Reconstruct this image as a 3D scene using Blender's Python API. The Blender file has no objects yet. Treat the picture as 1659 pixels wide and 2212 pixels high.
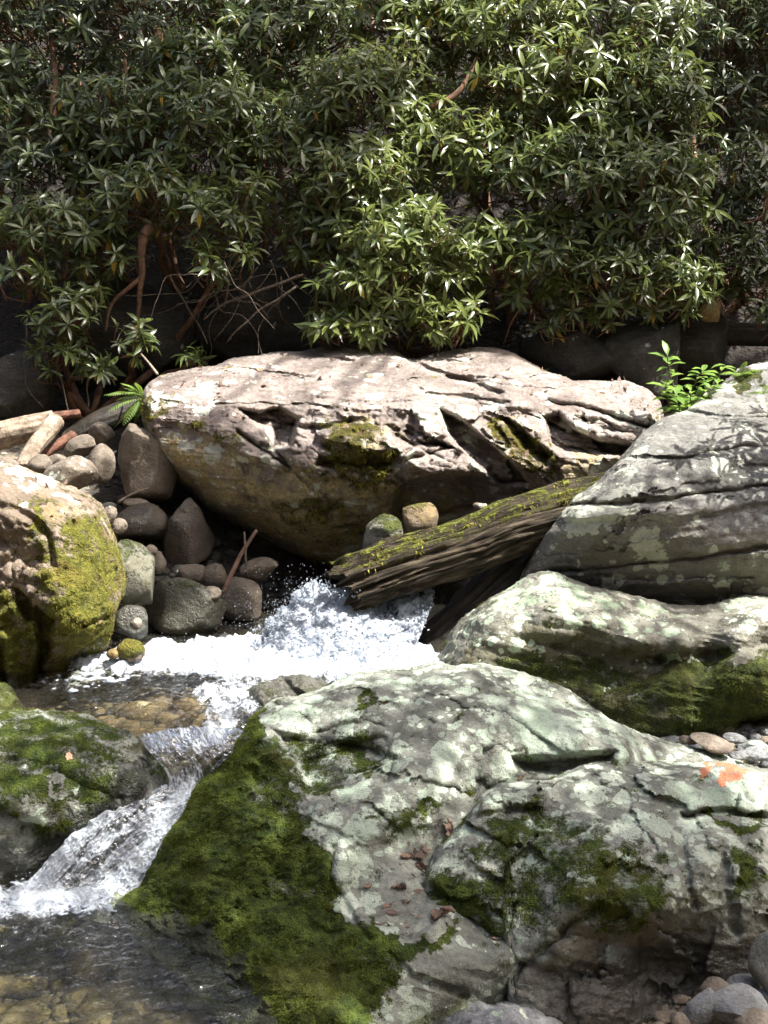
import bpy, math, random
import numpy as np
from mathutils import Vector, Matrix

# ------------------------------------------------------------------ camera, sky, sun, exposure
random.seed(7)
RNG = np.random.default_rng(11)
SC = bpy.context.scene
COL = SC.collection
FPX = 3074.0                       # focal length, in pixels of a 1659 x 2212 copy of the photograph
CX, CY = 829.5, 1106.0
PITCH = math.radians(11.75)
CAMZ = 2.2                         # eye height above the upper pool (z = 0)

cam = bpy.data.cameras.new('camera')
cam.sensor_fit = 'HORIZONTAL'
cam.sensor_width = 36.0
cam.lens = 36.0 * FPX / (2 * CX)
cam.clip_end = 500
cam_ob = bpy.data.objects.new('camera', cam)
cam_ob.location = (0, 0, CAMZ)
cam_ob.rotation_euler = (math.radians(90) - PITCH, 0, 0)
COL.objects.link(cam_ob)
SC.camera = cam_ob

SUN_EL = math.radians(61)
SUN_H = Vector((0.95, -0.24))      # horizontal direction towards the sun (right, hardly towards the viewer)
SUN_H.normalize()
SUN = Vector((SUN_H.x * math.cos(SUN_EL), SUN_H.y * math.cos(SUN_EL), math.sin(SUN_EL)))

world = bpy.data.worlds.new('World')
SC.world = world
world.use_nodes = True
wn = world.node_tree
wn.nodes.clear()
sky = wn.nodes.new('ShaderNodeTexSky')
sky.sky_type = 'NISHITA'
sky.sun_disc = False
sky.air_density = 0.75
sky.dust_density = 4.5
sky.ozone_density = 0.4
sky.sun_elevation = SUN_EL
sky.sun_rotation = math.atan2(SUN_H.x, SUN_H.y)
bg = wn.nodes.new('ShaderNodeBackground')
bg.inputs['Strength'].default_value = 0.128
wo = wn.nodes.new('ShaderNodeOutputWorld')
wn.links.new(sky.outputs[0], bg.inputs[0])
wn.links.new(bg.outputs[0], wo.inputs[0])

sun = bpy.data.lights.new('sun', 'SUN')
sun.energy = 5.0
sun.angle = math.radians(0.53)
sun.color = (1.0, 0.97, 0.92)
sun_ob = bpy.data.objects.new('sun', sun)
sun_ob.rotation_euler = (-SUN).to_track_quat('-Z', 'Y').to_euler()
sun_ob.location = (6, -2, 12)
COL.objects.link(sun_ob)

SC.view_settings.view_transform = 'Standard'
SC.view_settings.look = 'None'
SC.view_settings.exposure = 1.5
SC.view_settings.gamma = 1.0
SC.view_settings.use_curve_mapping = False
SC.render.engine = 'CYCLES'
SC.cycles.max_bounces = 5
SC.cycles.diffuse_bounces = 2
SC.cycles.glossy_bounces = 2
SC.cycles.transmission_bounces = 4
SC.cycles.transparent_max_bounces = 10
SC.cycles.caustics_reflective = False
SC.cycles.caustics_refractive = False
SC.cycles.use_denoising = True
SC.cycles.use_adaptive_sampling = True
SC.cycles.adaptive_threshold = 0.03
SC.cycles.sample_clamp_indirect = 4.0

# ------------------------------------------------------------------ helpers
CP, SP = math.cos(PITCH), math.sin(PITCH)

def w3(vx, vy, Y):
    """photo direction + distance along the ground -> world points (N,3)"""
    vx, vy, Y = np.broadcast_arrays(np.asarray(vx, float), np.asarray(vy, float), np.asarray(Y, float))
    a = (vx - CX) / FPX
    b = -(vy - CY) / FPX
    dy = CP + b * SP
    dz = -SP + b * CP
    t = Y / dy
    return np.stack([t * a, Y, CAMZ + t * dz], -1)

def yz(vx, vy, z):
    """distance at which that direction meets height z"""
    b = -(vy - CY) / FPX
    return (z - CAMZ) / (-SP + b * CP) * (CP + b * SP)

def pix(P):
    P = np.asarray(P, float)
    x, y, z = P[..., 0], P[..., 1], P[..., 2] - CAMZ
    d = y * CP - z * SP
    u = y * SP + z * CP
    return CX + FPX * x / d, CY - FPX * u / d

_perm = np.random.default_rng(3).permutation(256)
_g = np.random.default_rng(5).normal(size=(256, 3))
_g /= np.linalg.norm(_g, axis=1)[:, None]

def perlin(P):
    P = np.asarray(P, float)
    i = np.floor(P).astype(int)
    f = P - i
    u = f * f * f * (f * (f * 6 - 15) + 10)
    out = np.zeros(P.shape[:-1])
    for dx in (0, 1):
        wx = u[..., 0] if dx else 1 - u[..., 0]
        hx = _perm[(i[..., 0] + dx) & 255]
        for dy in (0, 1):
            wy = u[..., 1] if dy else 1 - u[..., 1]
            hy = _perm[(hx + i[..., 1] + dy) & 255]
            for dz in (0, 1):
                wz = u[..., 2] if dz else 1 - u[..., 2]
                h = _perm[(hy + i[..., 2] + dz) & 255]
                g = _g[h]
                d = g[..., 0] * (f[..., 0] - dx) + g[..., 1] * (f[..., 1] - dy) + g[..., 2] * (f[..., 2] - dz)
                out += wx * wy * wz * d
    return out * 1.6

def fbm(P, octs=4, gain=0.5, lac=2.03, ridge=False):
    P = np.asarray(P, float)
    a, s = 1.0, 0.0
    for o in range(octs):
        n = perlin(P + 17.3 * o)
        if ridge:
            n = 0.5 - np.abs(n) * 1.6
        s = s + a * n
        a *= gain
        P = P * lac
    return s

def sstep(a, b, x):
    t = np.clip((x - a) / (b - a + 1e-9), 0, 1)
    return t * t * (3 - 2 * t)

def seg_dist(px, py, pts, closed=False):
    pts = [tuple(p) for p in pts]
    if closed:
        pts = pts + [pts[0]]
    d = np.full(np.shape(px), 1e9)
    for (ax, ay), (bx, by) in zip(pts[:-1], pts[1:]):
        ex, ey = bx - ax, by - ay
        t = np.clip(((px - ax) * ex + (py - ay) * ey) / (ex * ex + ey * ey + 1e-9), 0, 1)
        d = np.minimum(d, np.hypot(px - ax - t * ex, py - ay - t * ey))
    return d

def poly_in(px, py, pts):
    c = np.zeros(np.shape(px), bool)
    n = len(pts)
    for k in range(n):
        (ax, ay), (bx, by) = pts[k], pts[(k + 1) % n]
        if ay == by:
            continue
        c ^= ((ay > py) != (by > py)) & (px < (bx - ax) * (py - ay) / (by - ay) + ax)
    return c

def poly_mask(px, py, pts, feather):
    """1 inside, falling to 0 across the outline over +-feather"""
    out = np.zeros(np.shape(px))
    xs = [p[0] for p in pts]; ys = [p[1] for p in pts]
    sel = (px > min(xs) - 2 * feather) & (px < max(xs) + 2 * feather) & (py > min(ys) - 2 * feather) & (py < max(ys) + 2 * feather)
    if not sel.any():
        return out
    qx, qy = px[sel], py[sel]
    d = seg_dist(qx, qy, pts, True)
    sd = np.where(poly_in(qx, qy, pts), d, -d)
    out[sel] = sstep(-feather, feather, sd)
    return out

def ell(cx, cy, rx, ry, rot=0, n=14):
    c, s = math.cos(math.radians(rot)), math.sin(math.radians(rot))
    return [(cx + rx * math.cos(t) * c - ry * math.sin(t) * s, cy + rx * math.cos(t) * s + ry * math.sin(t) * c)
            for t in [2 * math.pi * k / n for k in range(n)]]

def rbf(ctrl, c=45.0):
    A = np.array([[p[0], p[1]] for p in ctrl], float)
    v = np.array([p[2] if p[2] is not None else yz(p[0], p[1], p[3]) for p in ctrl], float)
    n = len(A)
    K = np.sqrt(((A[:, None] - A[None]) ** 2).sum(-1) + c * c)
    M = np.zeros((n + 3, n + 3))
    M[:n, :n] = K
    M[:n, n] = 1; M[:n, n + 1:] = A / 500
    M[n, :n] = 1; M[n + 1:, :n] = A.T / 500
    w = np.linalg.lstsq(M, np.concatenate([v, [0, 0, 0]]), rcond=None)[0]
    def f(px, py):
        out = w[n] + w[n + 1] * px / 500 + w[n + 2] * py / 500
        for k in range(n):
            out = out + w[k] * np.sqrt((px - A[k, 0]) ** 2 + (py - A[k, 1]) ** 2 + c * c)
        return out
    return f

def link(o, parent=None):
    COL.objects.link(o)
    if parent is not None:
        o.parent = parent
    return o

def tag(o, label=None, cat=None, group=None, kind=None):
    if label: o['label'] = label
    if cat: o['category'] = cat
    if group: o['group'] = group
    if kind: o['kind'] = kind
    return o

def empty(name, loc=(0, 0, 0)):
    o = bpy.data.objects.new(name, None)
    o.location = loc
    o.empty_display_size = 0.1
    return link(o)

def mesh_ob(name, V, F, mat, parent=None, smooth=True, attrs=None, origin=None, quads=True):
    """V (N,3) world points, F (M,k) array or list of faces -> one object whose origin is at the thing's base"""
    V = np.asarray(V, float)
    if origin is None:
        origin = np.array([V[:, 0].mean(), V[:, 1].mean(), V[:, 2].min()]) if parent is None else np.zeros(3)
    if parent is not None:
        origin = np.zeros(3)
        V = V - np.array(parent.matrix_basis.translation)
    me = bpy.data.meshes.new(name)
    Vl = (V - origin).astype(np.float32)
    if isinstance(F, np.ndarray):
        k = F.shape[1]
        me.vertices.add(len(Vl)); me.vertices.foreach_set('co', Vl.ravel())
        me.loops.add(F.size); me.loops.foreach_set('vertex_index', F.ravel().astype(np.int32))
        me.polygons.add(len(F)); me.polygons.foreach_set('loop_start', np.arange(0, F.size, k, dtype=np.int32))
        me.update(calc_edges=True)
        me.validate()
    else:
        me.from_pydata([tuple(v) for v in Vl], [], F)
    if smooth:
        me.polygons.foreach_set('use_smooth', np.ones(len(me.polygons), bool))
    if attrs and len(me.vertices) == len(Vl):
        for k, a in attrs.items():
            at = me.attributes.new(k, 'FLOAT', 'POINT')
            at.data.foreach_set('value', np.asarray(a, np.float32))
    if mat is not None:
        me.materials.append(mat)
    o = bpy.data.objects.new(name, me)
    o.location = origin
    return link(o, parent)

def frame_path(P):
    P = np.asarray(P, float)
    T = np.gradient(P, axis=0)
    T /= np.linalg.norm(T, axis=1)[:, None] + 1e-9
    up = np.array([0.31, 0.2, 0.93])
    N = np.cross(T, up); N /= np.linalg.norm(N, axis=1)[:, None] + 1e-9
    B = np.cross(T, N)
    return T, N, B

def spline(pts, n):
    P = np.asarray(pts, float)
    if len(P) < 3:
        t = np.linspace(0, 1, n)[:, None]
        return P[0] * (1 - t) + P[-1] * t
    Q = np.vstack([2 * P[0] - P[1], P, 2 * P[-1] - P[-2]])
    out = []
    for s in np.linspace(0, len(P) - 1 - 1e-6, n):
        k = int(s); t = s - k
        a, b, c, d = Q[k], Q[k + 1], Q[k + 2], Q[k + 3]
        out.append(0.5 * (2 * b + (c - a) * t + (2 * a - 5 * b + 4 * c - d) * t * t + (3 * b - a - 3 * c + d) * t ** 3))
    return np.array(out)

def tube(pts, r0, r1, n=None, sides=6, wob=0.0):
    """tapered closed tube -> V, F(quads)"""
    n = n or max(4, 3 * len(pts))
    P = spline(pts, n)
    if wob:
        P = P + wob * np.stack([perlin(P * 6 + s) for s in (0.5, 9.5, 21.5)], -1)
    T, N, B = frame_path(P)
    r = np.linspace(r0, r1, n)
    r[0] *= 0.9; 
    th = np.linspace(0, 2 * math.pi, sides, endpoint=False)
    rr = r[:, None] * (1 + 0.12 * perlin(np.stack([np.cos(th)[None] * 1.3 + P[:, :1] * 9, np.sin(th)[None] * 1.3 + P[:, 1:2] * 9, np.zeros((n, sides)) + P[:, 2:3] * 9], -1)))
    V = P[:, None] + rr[..., None] * (np.cos(th)[None, :, None] * N[:, None] + np.sin(th)[None, :, None] * B[:, None])
    V = V.reshape(-1, 3)
    F = []
    for i in range(n - 1):
        for j in range(sides):
            j2 = (j + 1) % sides
            F.append((i * sides + j, i * sides + j2, (i + 1) * sides + j2, (i + 1) * sides + j))
    m = len(V)
    V = np.vstack([V, P[0], P[-1]])
    for j in range(sides):
        j2 = (j + 1) % sides
        F.append((m, j2, j, m)); F.append((m + 1, (n - 1) * sides + j, (n - 1) * sides + j2, m + 1))
    return V, np.array(F)

class Bag:
    """collects quads of many little shapes for one mesh"""
    def __init__(self):
        self.V, self.F, self.A, self.n = [], [], [], 0
    def add(self, V, F, a=0.0):
        self.V.append(V); self.F.append(np.asarray(F) + self.n); self.n += len(V)
        self.A.append(np.full(len(V), a))
    def build(self, name, mat, parent=None, smooth=True, attr='rnd'):
        V = np.vstack(self.V)
        faces = [tuple(dict.fromkeys(f)) for f in np.vstack(self.F).tolist()]
        return mesh_ob(name, V, faces, mat, parent, smooth, {attr: np.concatenate(self.A)})

# ------------------------------------------------------------------ materials
class NT:
    def __init__(self, name):
        self.m = bpy.data.materials.new(name)
        self.m.use_nodes = True
        self.t = self.m.node_tree
        self.t.nodes.clear()
        self.out = self.t.nodes.new('ShaderNodeOutputMaterial')
    def new(self, kind, **kw):
        n = self.t.nodes.new(kind)
        for k, v in kw.items():
            setattr(n, k, v)
        return n
    def set(self, sock, v):
        if isinstance(v, bpy.types.NodeSocket):
            self.t.links.new(v, sock)
        elif v is not None:
            if isinstance(v, tuple) and len(v) == 3 and sock.type == 'RGBA':
                v = v + (1,)
            sock.default_value = v
    def coord(self, which='Object'):
        return self.new('ShaderNodeTexCoord').outputs[which]
    def mapping(self, vec, scale=(1, 1, 1), rot=(0, 0, 0), loc=(0, 0, 0)):
        n = self.new('ShaderNodeMapping')
        self.set(n.inputs['Vector'], vec)
        n.inputs['Scale'].default_value = scale
        n.inputs['Rotation'].default_value = rot
        n.inputs['Location'].default_value = loc
        return n.outputs[0]
    def noise(self, vec, scale, detail=5, rough=0.55, dist=0.0):
        n = self.new('ShaderNodeTexNoise')
        self.set(n.inputs['Vector'], vec)
        n.inputs['Scale'].default_value = scale
        n.inputs['Detail'].default_value = detail
        n.inputs['Roughness'].default_value = rough
        n.inputs['Distortion'].default_value = dist
        return n.outputs['Fac']
    def voronoi(self, vec, scale, feature='F1', out='Distance', rand=1.0):
        n = self.new('ShaderNodeTexVoronoi', feature=feature)
        self.set(n.inputs['Vector'], vec)
        n.inputs['Scale'].default_value = scale
        n.inputs['Randomness'].default_value = rand
        return n.outputs[out]
    def math(self, op, a, b=None, c=None, clamp=False):
        n = self.new('ShaderNodeMath', operation=op, use_clamp=clamp)
        self.set(n.inputs[0], a); self.set(n.inputs[1], b)
        if c is not None: self.set(n.inputs[2], c)
        return n.outputs[0]
    def sstep(self, x, a, b, o0=0.0, o1=1.0):
        n = self.new('ShaderNodeMapRange', interpolation_type='SMOOTHSTEP')
        self.set(n.inputs['Value'], x)
        n.inputs['From Min'].default_value = a; n.inputs['From Max'].default_value = b
        n.inputs['To Min'].default_value = o0; n.inputs['To Max'].default_value = o1
        return n.outputs[0]
    def mix(self, fac, a, b, mode='MIX'):
        n = self.new('ShaderNodeMix', data_type='RGBA', blend_type=mode)
        self.set(n.inputs['Factor'], fac)
        self.set(n.inputs['A'] if False else n.inputs[6], a); self.set(n.inputs[7], b)
        return n.outputs[2]
    def ramp(self, fac, stops):
        n = self.new('ShaderNodeValToRGB')
        self.set(n.inputs[0], fac)
        e = n.color_ramp.elements
        while len(e) < len(stops): e.new(0.5)
        for k, (p, c) in enumerate(stops):
            e[k].position = p; e[k].color = tuple(c) + (1,)
        return n.outputs[0]
    def attr(self, name):
        return self.new('ShaderNodeAttribute', attribute_name=name).outputs['Fac']
    def bump(self, h, strength, dist, normal=None):
        n = self.new('ShaderNodeBump')
        n.inputs['Strength'].default_value = strength
        n.inputs['Distance'].default_value = dist
        self.set(n.inputs['Height'], h)
        if normal is not None: self.set(n.inputs['Normal'], normal)
        return n.outputs[0]
    def bsdf(self, **kw):
        n = self.new('ShaderNodeBsdfPrincipled')
        for k, v in kw.items():
            self.set(n.inputs[k.replace('_', ' ')], v)
        return n.outputs[0]
    def done(self, shader):
        self.t.links.new(shader, self.out.inputs['Surface'])
        return self.m

def mul(c, k):
    return tuple(x * k for x in c)

def rock_mat(name, c0, c1, c2, lich=((0.52, 0.55, 0.46), (0.34, 0.42, 0.31)), moss=((0.035, 0.055, 0.012), (0.13, 0.16, 0.03)),
             stain=(0.26, 0.13, 0.05), strata=(2, 2, 14), strot=(0, 0, 0), lscale=7.0, rough=0.82, seed=0.0, speck=0.5, bumpk=1.0):
    """stone with crusted lichen, moss and stain, placed by the point attributes lichen / moss / stain / wet"""
    n = NT(name)
    co = n.mapping(n.coord(), loc=(seed, seed * 1.7, -seed))
    big = n.noise(co, 2.2, 3, 0.6, 0.4)
    mid = n.noise(co, 9.0, 4, 0.68, 0.2)
    fine = n.noise(co, 48.0, 3, 0.72)
    grit = n.noise(co, 165.0, 2, 0.65)
    st = n.noise(n.mapping(co, scale=strata, rot=strot), 2.4, 4, 0.62, 0.6)
    warp = n.noise(co, 15.0, 5, 0.72, 0.5)
    tone = n.math('ADD', n.math('MULTIPLY', big, 0.5), n.math('ADD', n.math('MULTIPLY', st, 0.20), n.math('MULTIPLY', mid, 0.34)))
    base = n.ramp(tone, [(0.38, c0), (0.53, c1), (0.70, c2)])
    base = n.mix(n.sstep(fine, 0.42, 0.70, 0.0, 0.42), base, mul(c0, 0.55))
    base = n.mix(n.sstep(grit, 0.5, 0.75, 0.0, 0.25), base, mul(c2, 1.15))
    crack = n.sstep(n.math('ABSOLUTE', n.math('SUBTRACT', st, 0.5)), 0.0, 0.014, 0.7, 0.0)
    base = n.mix(n.math('MULTIPLY', crack, n.sstep(big, 0.46, 0.62)), base, mul(c0, 0.35))
    # rust / tannin staining; also painted bounce light (slab) and shade (banded)
    sm = n.math('ADD', n.attr('stain'), n.math('MULTIPLY', n.math('SUBTRACT', mid, 0.5), 1.1))
    base = n.mix(n.sstep(sm, 0.35, 0.8, 0.0, 0.85), base, n.mix(n.sstep(fine, 0.35, 0.65), mul(stain, 0.6), mul(stain, 1.4)))
    # lichen crusts: scalloped patches with a darker rim
    la = n.math('ADD', n.attr('lichen'), n.math('MULTIPLY', n.math('SUBTRACT', big, 0.5), 0.85))
    wob = n.math('MULTIPLY', n.math('SUBTRACT', n.math('ADD', n.math('MULTIPLY', warp, 0.65), n.math('MULTIPLY', fine, 0.35)), 0.5), 1.15)
    def discs(scale, gain, rnd, off):
        vn = n.new('ShaderNodeTexVoronoi'); n.set(vn.inputs['Vector'], co); vn.inputs['Scale'].default_value = scale
        sp_ = n.new('ShaderNodeSeparateColor'); n.set(sp_.inputs[0], vn.outputs['Color'])
        T = n.math('ADD', n.math('MULTIPLY', la, gain), n.math('ADD', n.math('MULTIPLY', n.math('SUBTRACT', sp_.outputs[0], off), rnd), wob))
        return n.math('SUBTRACT', T, vn.outputs['Distance']), sp_.outputs[1]
    p1, r1 = discs(lscale, 1.0, 0.5, 0.62)
    p2, r2 = discs(lscale * 2.9, 0.9, 0.55, 0.78)
    two = n.math('GREATER_THAN', p2, p1)
    lp = n.math('MAXIMUM', p1, p2)
    lrnd = n.math('ADD', n.math('MULTIPLY', r2, two), n.math('MULTIPLY', r1, n.math('SUBTRACT', 1.0, two)))
    lf = n.sstep(lp, 0.0, 0.03)
    lrim = n.math('MULTIPLY', n.sstep(lp, -0.035, 0.0), n.sstep(lp, 0.01, 0.06, 1.0, 0.0))
    lcol = n.mix(n.sstep(n.math('ADD', n.math('MULTIPLY', big, 1.0), n.math('MULTIPLY', lrnd, 0.35)), 0.50, 0.85), lich[0], lich[1])
    lcol = n.mix(n.sstep(lrnd, 0.55, 0.95, 0.0, 0.55), lcol, mul(lich[0], 1.15))
    lcol = n.mix(n.sstep(fine, 0.50, 0.66, 0.0, 0.42), lcol, mul(lich[1], 0.62))
    spk = n.math('MULTIPLY', n.sstep(grit, 0.55, 0.66), speck)
    lcol = n.mix(spk, lcol, mul(c0, 0.7))
    lcol = n.mix(n.math('MULTIPLY', lrim, 0.55), lcol, mul(c0, 0.6))
    col = n.mix(lf, base, lcol)
    orf = n.math('ADD', n.attr('orange'), n.math('MULTIPLY', n.math('SUBTRACT', warp, 0.5), 1.0))
    col = n.mix(n.sstep(orf, 0.4, 0.7, 0.0, 0.85), col, (0.50, 0.15, 0.07))
    # moss
    mp = n.math('ADD', n.attr('moss'), n.math('ADD', n.math('MULTIPLY', n.math('SUBTRACT', 0.5, mid), 0.9), n.math('MULTIPLY', n.math('SUBTRACT', fine, 0.5), 0.35)))
    mf = n.sstep(mp, 0.46, 0.62)
    mcol = n.mix(n.sstep(warp, 0.36, 0.64), moss[0], moss[1])
    mcol = n.mix(n.sstep(grit, 0.35, 0.62, 0.75, 0.0), mcol, mul(moss[0], 0.5))
    mcol = n.mix(n.sstep(big, 0.52, 0.68, 0.0, 0.5), mcol, (moss[1][0] * 0.8, moss[1][1] * 0.55, moss[1][2] * 0.8))
    col = n.mix(mf, col, mcol)
    wet = n.sstep(n.math('ADD', n.attr('wet'), n.math('MULTIPLY', n.math('SUBTRACT', mid, 0.5), 0.5)), 0.35, 0.65)  # wet tone; on gap stones and the hump's lower face also painted shade
    col = n.mix(wet, col, n.mix(0.72, col, (0.012, 0.012, 0.009)))
    h = n.math('ADD', n.math('MULTIPLY', mid, 0.45), n.math('ADD', n.math('MULTIPLY', fine, 0.26), n.math('MULTIPLY', grit, 0.09)))
    h = n.math('ADD', h, n.math('MULTIPLY', st, 0.12))
    h = n.math('ADD', h, n.math('MULTIPLY', mf, n.math('ADD', n.math('MULTIPLY', grit, 0.4), n.math('MULTIPLY', fine, 0.5))))
    nb = n.bump(h, 0.85 * bumpk, 0.045)
    ro = n.math('SUBTRACT', rough, n.math('MULTIPLY', wet, 0.45))
    ro = n.math('ADD', ro, n.math('MULTIPLY', mf, 0.15), clamp=True)
    sp = n.math('ADD', 0.25, n.math('MULTIPLY', wet, 0.3))
    return n.done(n.bsdf(Base_Color=col, Roughness=ro, Normal=nb, Specular_IOR_Level=sp))

M = {}
M['slab'] = rock_mat('pink_grey_slab_rock', (0.11, 0.086, 0.072), (0.235, 0.196, 0.17), (0.375, 0.33, 0.30),
                     lich=((0.54, 0.54, 0.46), (0.38, 0.40, 0.31)), moss=((0.05, 0.05, 0.012), (0.20, 0.17, 0.035)),
                     stain=(0.37, 0.30, 0.14), strata=(1.2, 1.2, 9), seed=1.3)  # olive staining, lightened to carry bounced light on the underside
M['banded'] = rock_mat('banded_grey_rock', (0.075, 0.073, 0.064), (0.185, 0.182, 0.162), (0.33, 0.32, 0.285),
                       lich=((0.44, 0.445, 0.37), (0.37, 0.39, 0.31)), moss=((0.045, 0.055, 0.016), (0.12, 0.13, 0.03)),
                       stain=(0.10, 0.078, 0.05), strata=(0.9, 0.9, 10), strot=(0.1, 0.22, 0), lscale=5.0, seed=4.1, speck=0.25)
M['wave'] = rock_mat('green_lichen_rock', (0.095, 0.09, 0.07), (0.21, 0.205, 0.165), (0.36, 0.35, 0.29),
                     lich=((0.48, 0.55, 0.42), (0.27, 0.345, 0.225)), moss=((0.035, 0.048, 0.014), (0.13, 0.15, 0.035)),
                     stain=(0.075, 0.07, 0.035), strata=(1.5, 1.5, 5), lscale=11, seed=7.7)
M['fore'] = rock_mat('pale_lichen_rock', (0.092, 0.097, 0.079), (0.20, 0.208, 0.172), (0.325, 0.33, 0.285),
                     lich=((0.42, 0.46, 0.375), (0.305, 0.375, 0.285)), moss=((0.028, 0.048, 0.009), (0.115, 0.15, 0.022)),
                     stain=(0.095, 0.076, 0.052), strata=(1.3, 1.3, 5), lscale=8, seed=2.9)
M['left'] = rock_mat('ochre_mossy_rock', (0.095, 0.07, 0.048), (0.21, 0.165, 0.12), (0.38, 0.32, 0.26),
                     lich=((0.55, 0.54, 0.47), (0.42, 0.40, 0.32)), moss=((0.10, 0.105, 0.018), (0.27, 0.26, 0.045)),
                     stain=(0.20, 0.14, 0.05), strata=(1.5, 1.5, 4), seed=9.1)
M['cobble'] = rock_mat('brown_grey_cobble', (0.10, 0.08, 0.06), (0.24, 0.20, 0.155), (0.39, 0.345, 0.285), strata=(2, 2, 7), seed=3.3, lscale=12, stain=(0.12, 0.092, 0.058))
M['river'] = rock_mat('grey_river_stone', (0.09, 0.092, 0.09), (0.20, 0.205, 0.20), (0.36, 0.36, 0.35), strata=(3, 3, 20), seed=5.3, lscale=12)
M['dark'] = rock_mat('dark_shaded_rock', (0.022, 0.02, 0.017), (0.052, 0.05, 0.042), (0.10, 0.095, 0.08), seed=6.3)  # near-black tone puts the shade of bank and gap into the rock colour

def simple(name, c0, c1, scale=20, rough=0.8, bump=0.4, dist=0.01, stretch=(1, 1, 1), detail=6, spec=0.3):
    n = NT(name)
    co = n.mapping(n.coord(), scale=stretch)
    a = n.noise(co, scale, detail, 0.65, 0.3)
    b = n.noise(co, scale * 4.7, 4, 0.65)
    col = n.mix(n.sstep(a, 0.34, 0.66), c0, c1)
    col = n.mix(n.sstep(b, 0.45, 0.7, 0.0, 0.5), col, mul(c0, 0.5))
    h = n.math('ADD', a, n.math('MULTIPLY', b, 0.4))
    return n.done(n.bsdf(Base_Color=col, Roughness=rough, Specular_IOR_Level=spec, Normal=n.bump(h, bump, dist)))

M['bark'] = simple('rhododendron_bark', (0.10, 0.055, 0.032), (0.22, 0.125, 0.075), 30, 0.85, 0.5, 0.006)
M['twig'] = simple('bare_twig_bark', (0.055, 0.042, 0.03), (0.14, 0.11, 0.08), 40, 0.8, 0.3, 0.004)
M['redstick'] = simple('reddish_stick', (0.10, 0.058, 0.04), (0.21, 0.13, 0.09), 30, 0.7, 0.3, 0.004)
M['driftwood'] = simple('pale_driftwood', (0.16, 0.12, 0.085), (0.42, 0.34, 0.25), 16, 0.8, 0.9, 0.012, (1, 1, 1))
M['redwood'] = simple('rusty_rotten_wood', (0.075, 0.035, 0.022), (0.20, 0.095, 0.06), 18, 0.85, 0.6, 0.012)
M['darkwood'] = simple('dark_shade_toned_wood', (0.010, 0.008, 0.005), (0.036, 0.028, 0.018), 14, 0.6, 0.7, 0.015)  # dark wood, deepened to carry the hollow's shade in its colour
M['canopy_bark'] = simple('canopy_bark', (0.06, 0.05, 0.04), (0.14, 0.12, 0.10), 9, 0.9, 0.8, 0.03)

def ground_mat():
    n = NT('stream_bed_gravel')
    co = n.coord()
    a = n.noise(co, 1.4, 6, 0.6)
    v = n.voronoi(co, 26.0, out='Color')
    vd = n.voronoi(co, 26.0)
    sep = n.new('ShaderNodeSeparateColor'); n.set(sep.inputs[0], v)
    peb = n.ramp(sep.outputs[0], [(0.0, (0.05, 0.042, 0.03)), (0.4, (0.13, 0.11, 0.075)), (0.75, (0.23, 0.19, 0.13)), (1.0, (0.34, 0.31, 0.25))])
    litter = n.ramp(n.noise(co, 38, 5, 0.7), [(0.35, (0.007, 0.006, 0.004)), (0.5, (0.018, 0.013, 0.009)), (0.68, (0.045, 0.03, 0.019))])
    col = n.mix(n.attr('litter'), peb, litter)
    h = n.math('ADD', n.math('MULTIPLY', n.math('SUBTRACT', 0.6, vd), 1.0), n.noise(co, 60, 4))
    return n.done(n.bsdf(Base_Color=col, Roughness=0.85, Normal=n.bump(h, 0.8, 0.03)))
M['ground'] = ground_mat()

def leaf_mat(name, c0, c1, under, rough=0.32, spec=0.5, trans=0.12):
    n = NT(name)
    r = n.attr('rnd')
    oi = n.new('ShaderNodeObjectInfo').outputs['Random']
    f = n.math('FRACT', n.math('ADD', r, oi))
    co = n.coord()
    col = n.mix(f, c0, c1)
    col = n.mix(n.sstep(n.noise(co, 45, 3), 0.4, 0.7, 0.0, 0.35), col, mul(c0, 0.6))
    geo = n.new('ShaderNodeNewGeometry')
    col = n.mix(geo.outputs['Backfacing'], col, under)
    p = n.bsdf(Base_Color=col, Roughness=rough, Specular_IOR_Level=spec)
    tl = n.new('ShaderNodeBsdfTranslucent')
    n.set(tl.inputs['Color'], mul(c1, 2.2))
    mx = n.new('ShaderNodeMixShader')
    mx.inputs[0].default_value = trans
    n.t.links.new(p, mx.inputs[1]); n.t.links.new(tl.outputs[0], mx.inputs[2])
    return n.done(mx.outputs[0])
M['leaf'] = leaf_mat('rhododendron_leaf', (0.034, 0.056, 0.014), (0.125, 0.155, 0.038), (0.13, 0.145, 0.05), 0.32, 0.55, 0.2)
M['leaf_sun_tint'] = leaf_mat('sun_tinted_rhododendron_leaf', (0.048, 0.074, 0.018), (0.175, 0.205, 0.052), (0.14, 0.155, 0.06), 0.32, 0.55, 0.22)  # brighter leaf copy: sunlight put into the colour of the lit bushes
M['leaf_shade_tint'] = leaf_mat('shade_tinted_rhododendron_leaf', (0.022, 0.038, 0.012), (0.08, 0.105, 0.028), (0.09, 0.11, 0.04), 0.36, 0.5, 0.15)  # darker leaf copy: shade put into the colour of the dim bushes
M['yleaf'] = leaf_mat('yellowed_rhododendron_leaf', (0.36, 0.22, 0.03), (0.50, 0.36, 0.06), (0.40, 0.28, 0.06), 0.4, 0.4, 0.2)
M['young'] = leaf_mat('bright_young_leaf', (0.10, 0.19, 0.035), (0.20, 0.30, 0.06), (0.20, 0.28, 0.09), 0.38, 0.4, 0.25)
M['fern'] = leaf_mat('fern_frond_leaf', (0.09, 0.17, 0.025), (0.19, 0.28, 0.045), (0.15, 0.22, 0.06), 0.5, 0.3, 0.25)
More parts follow.
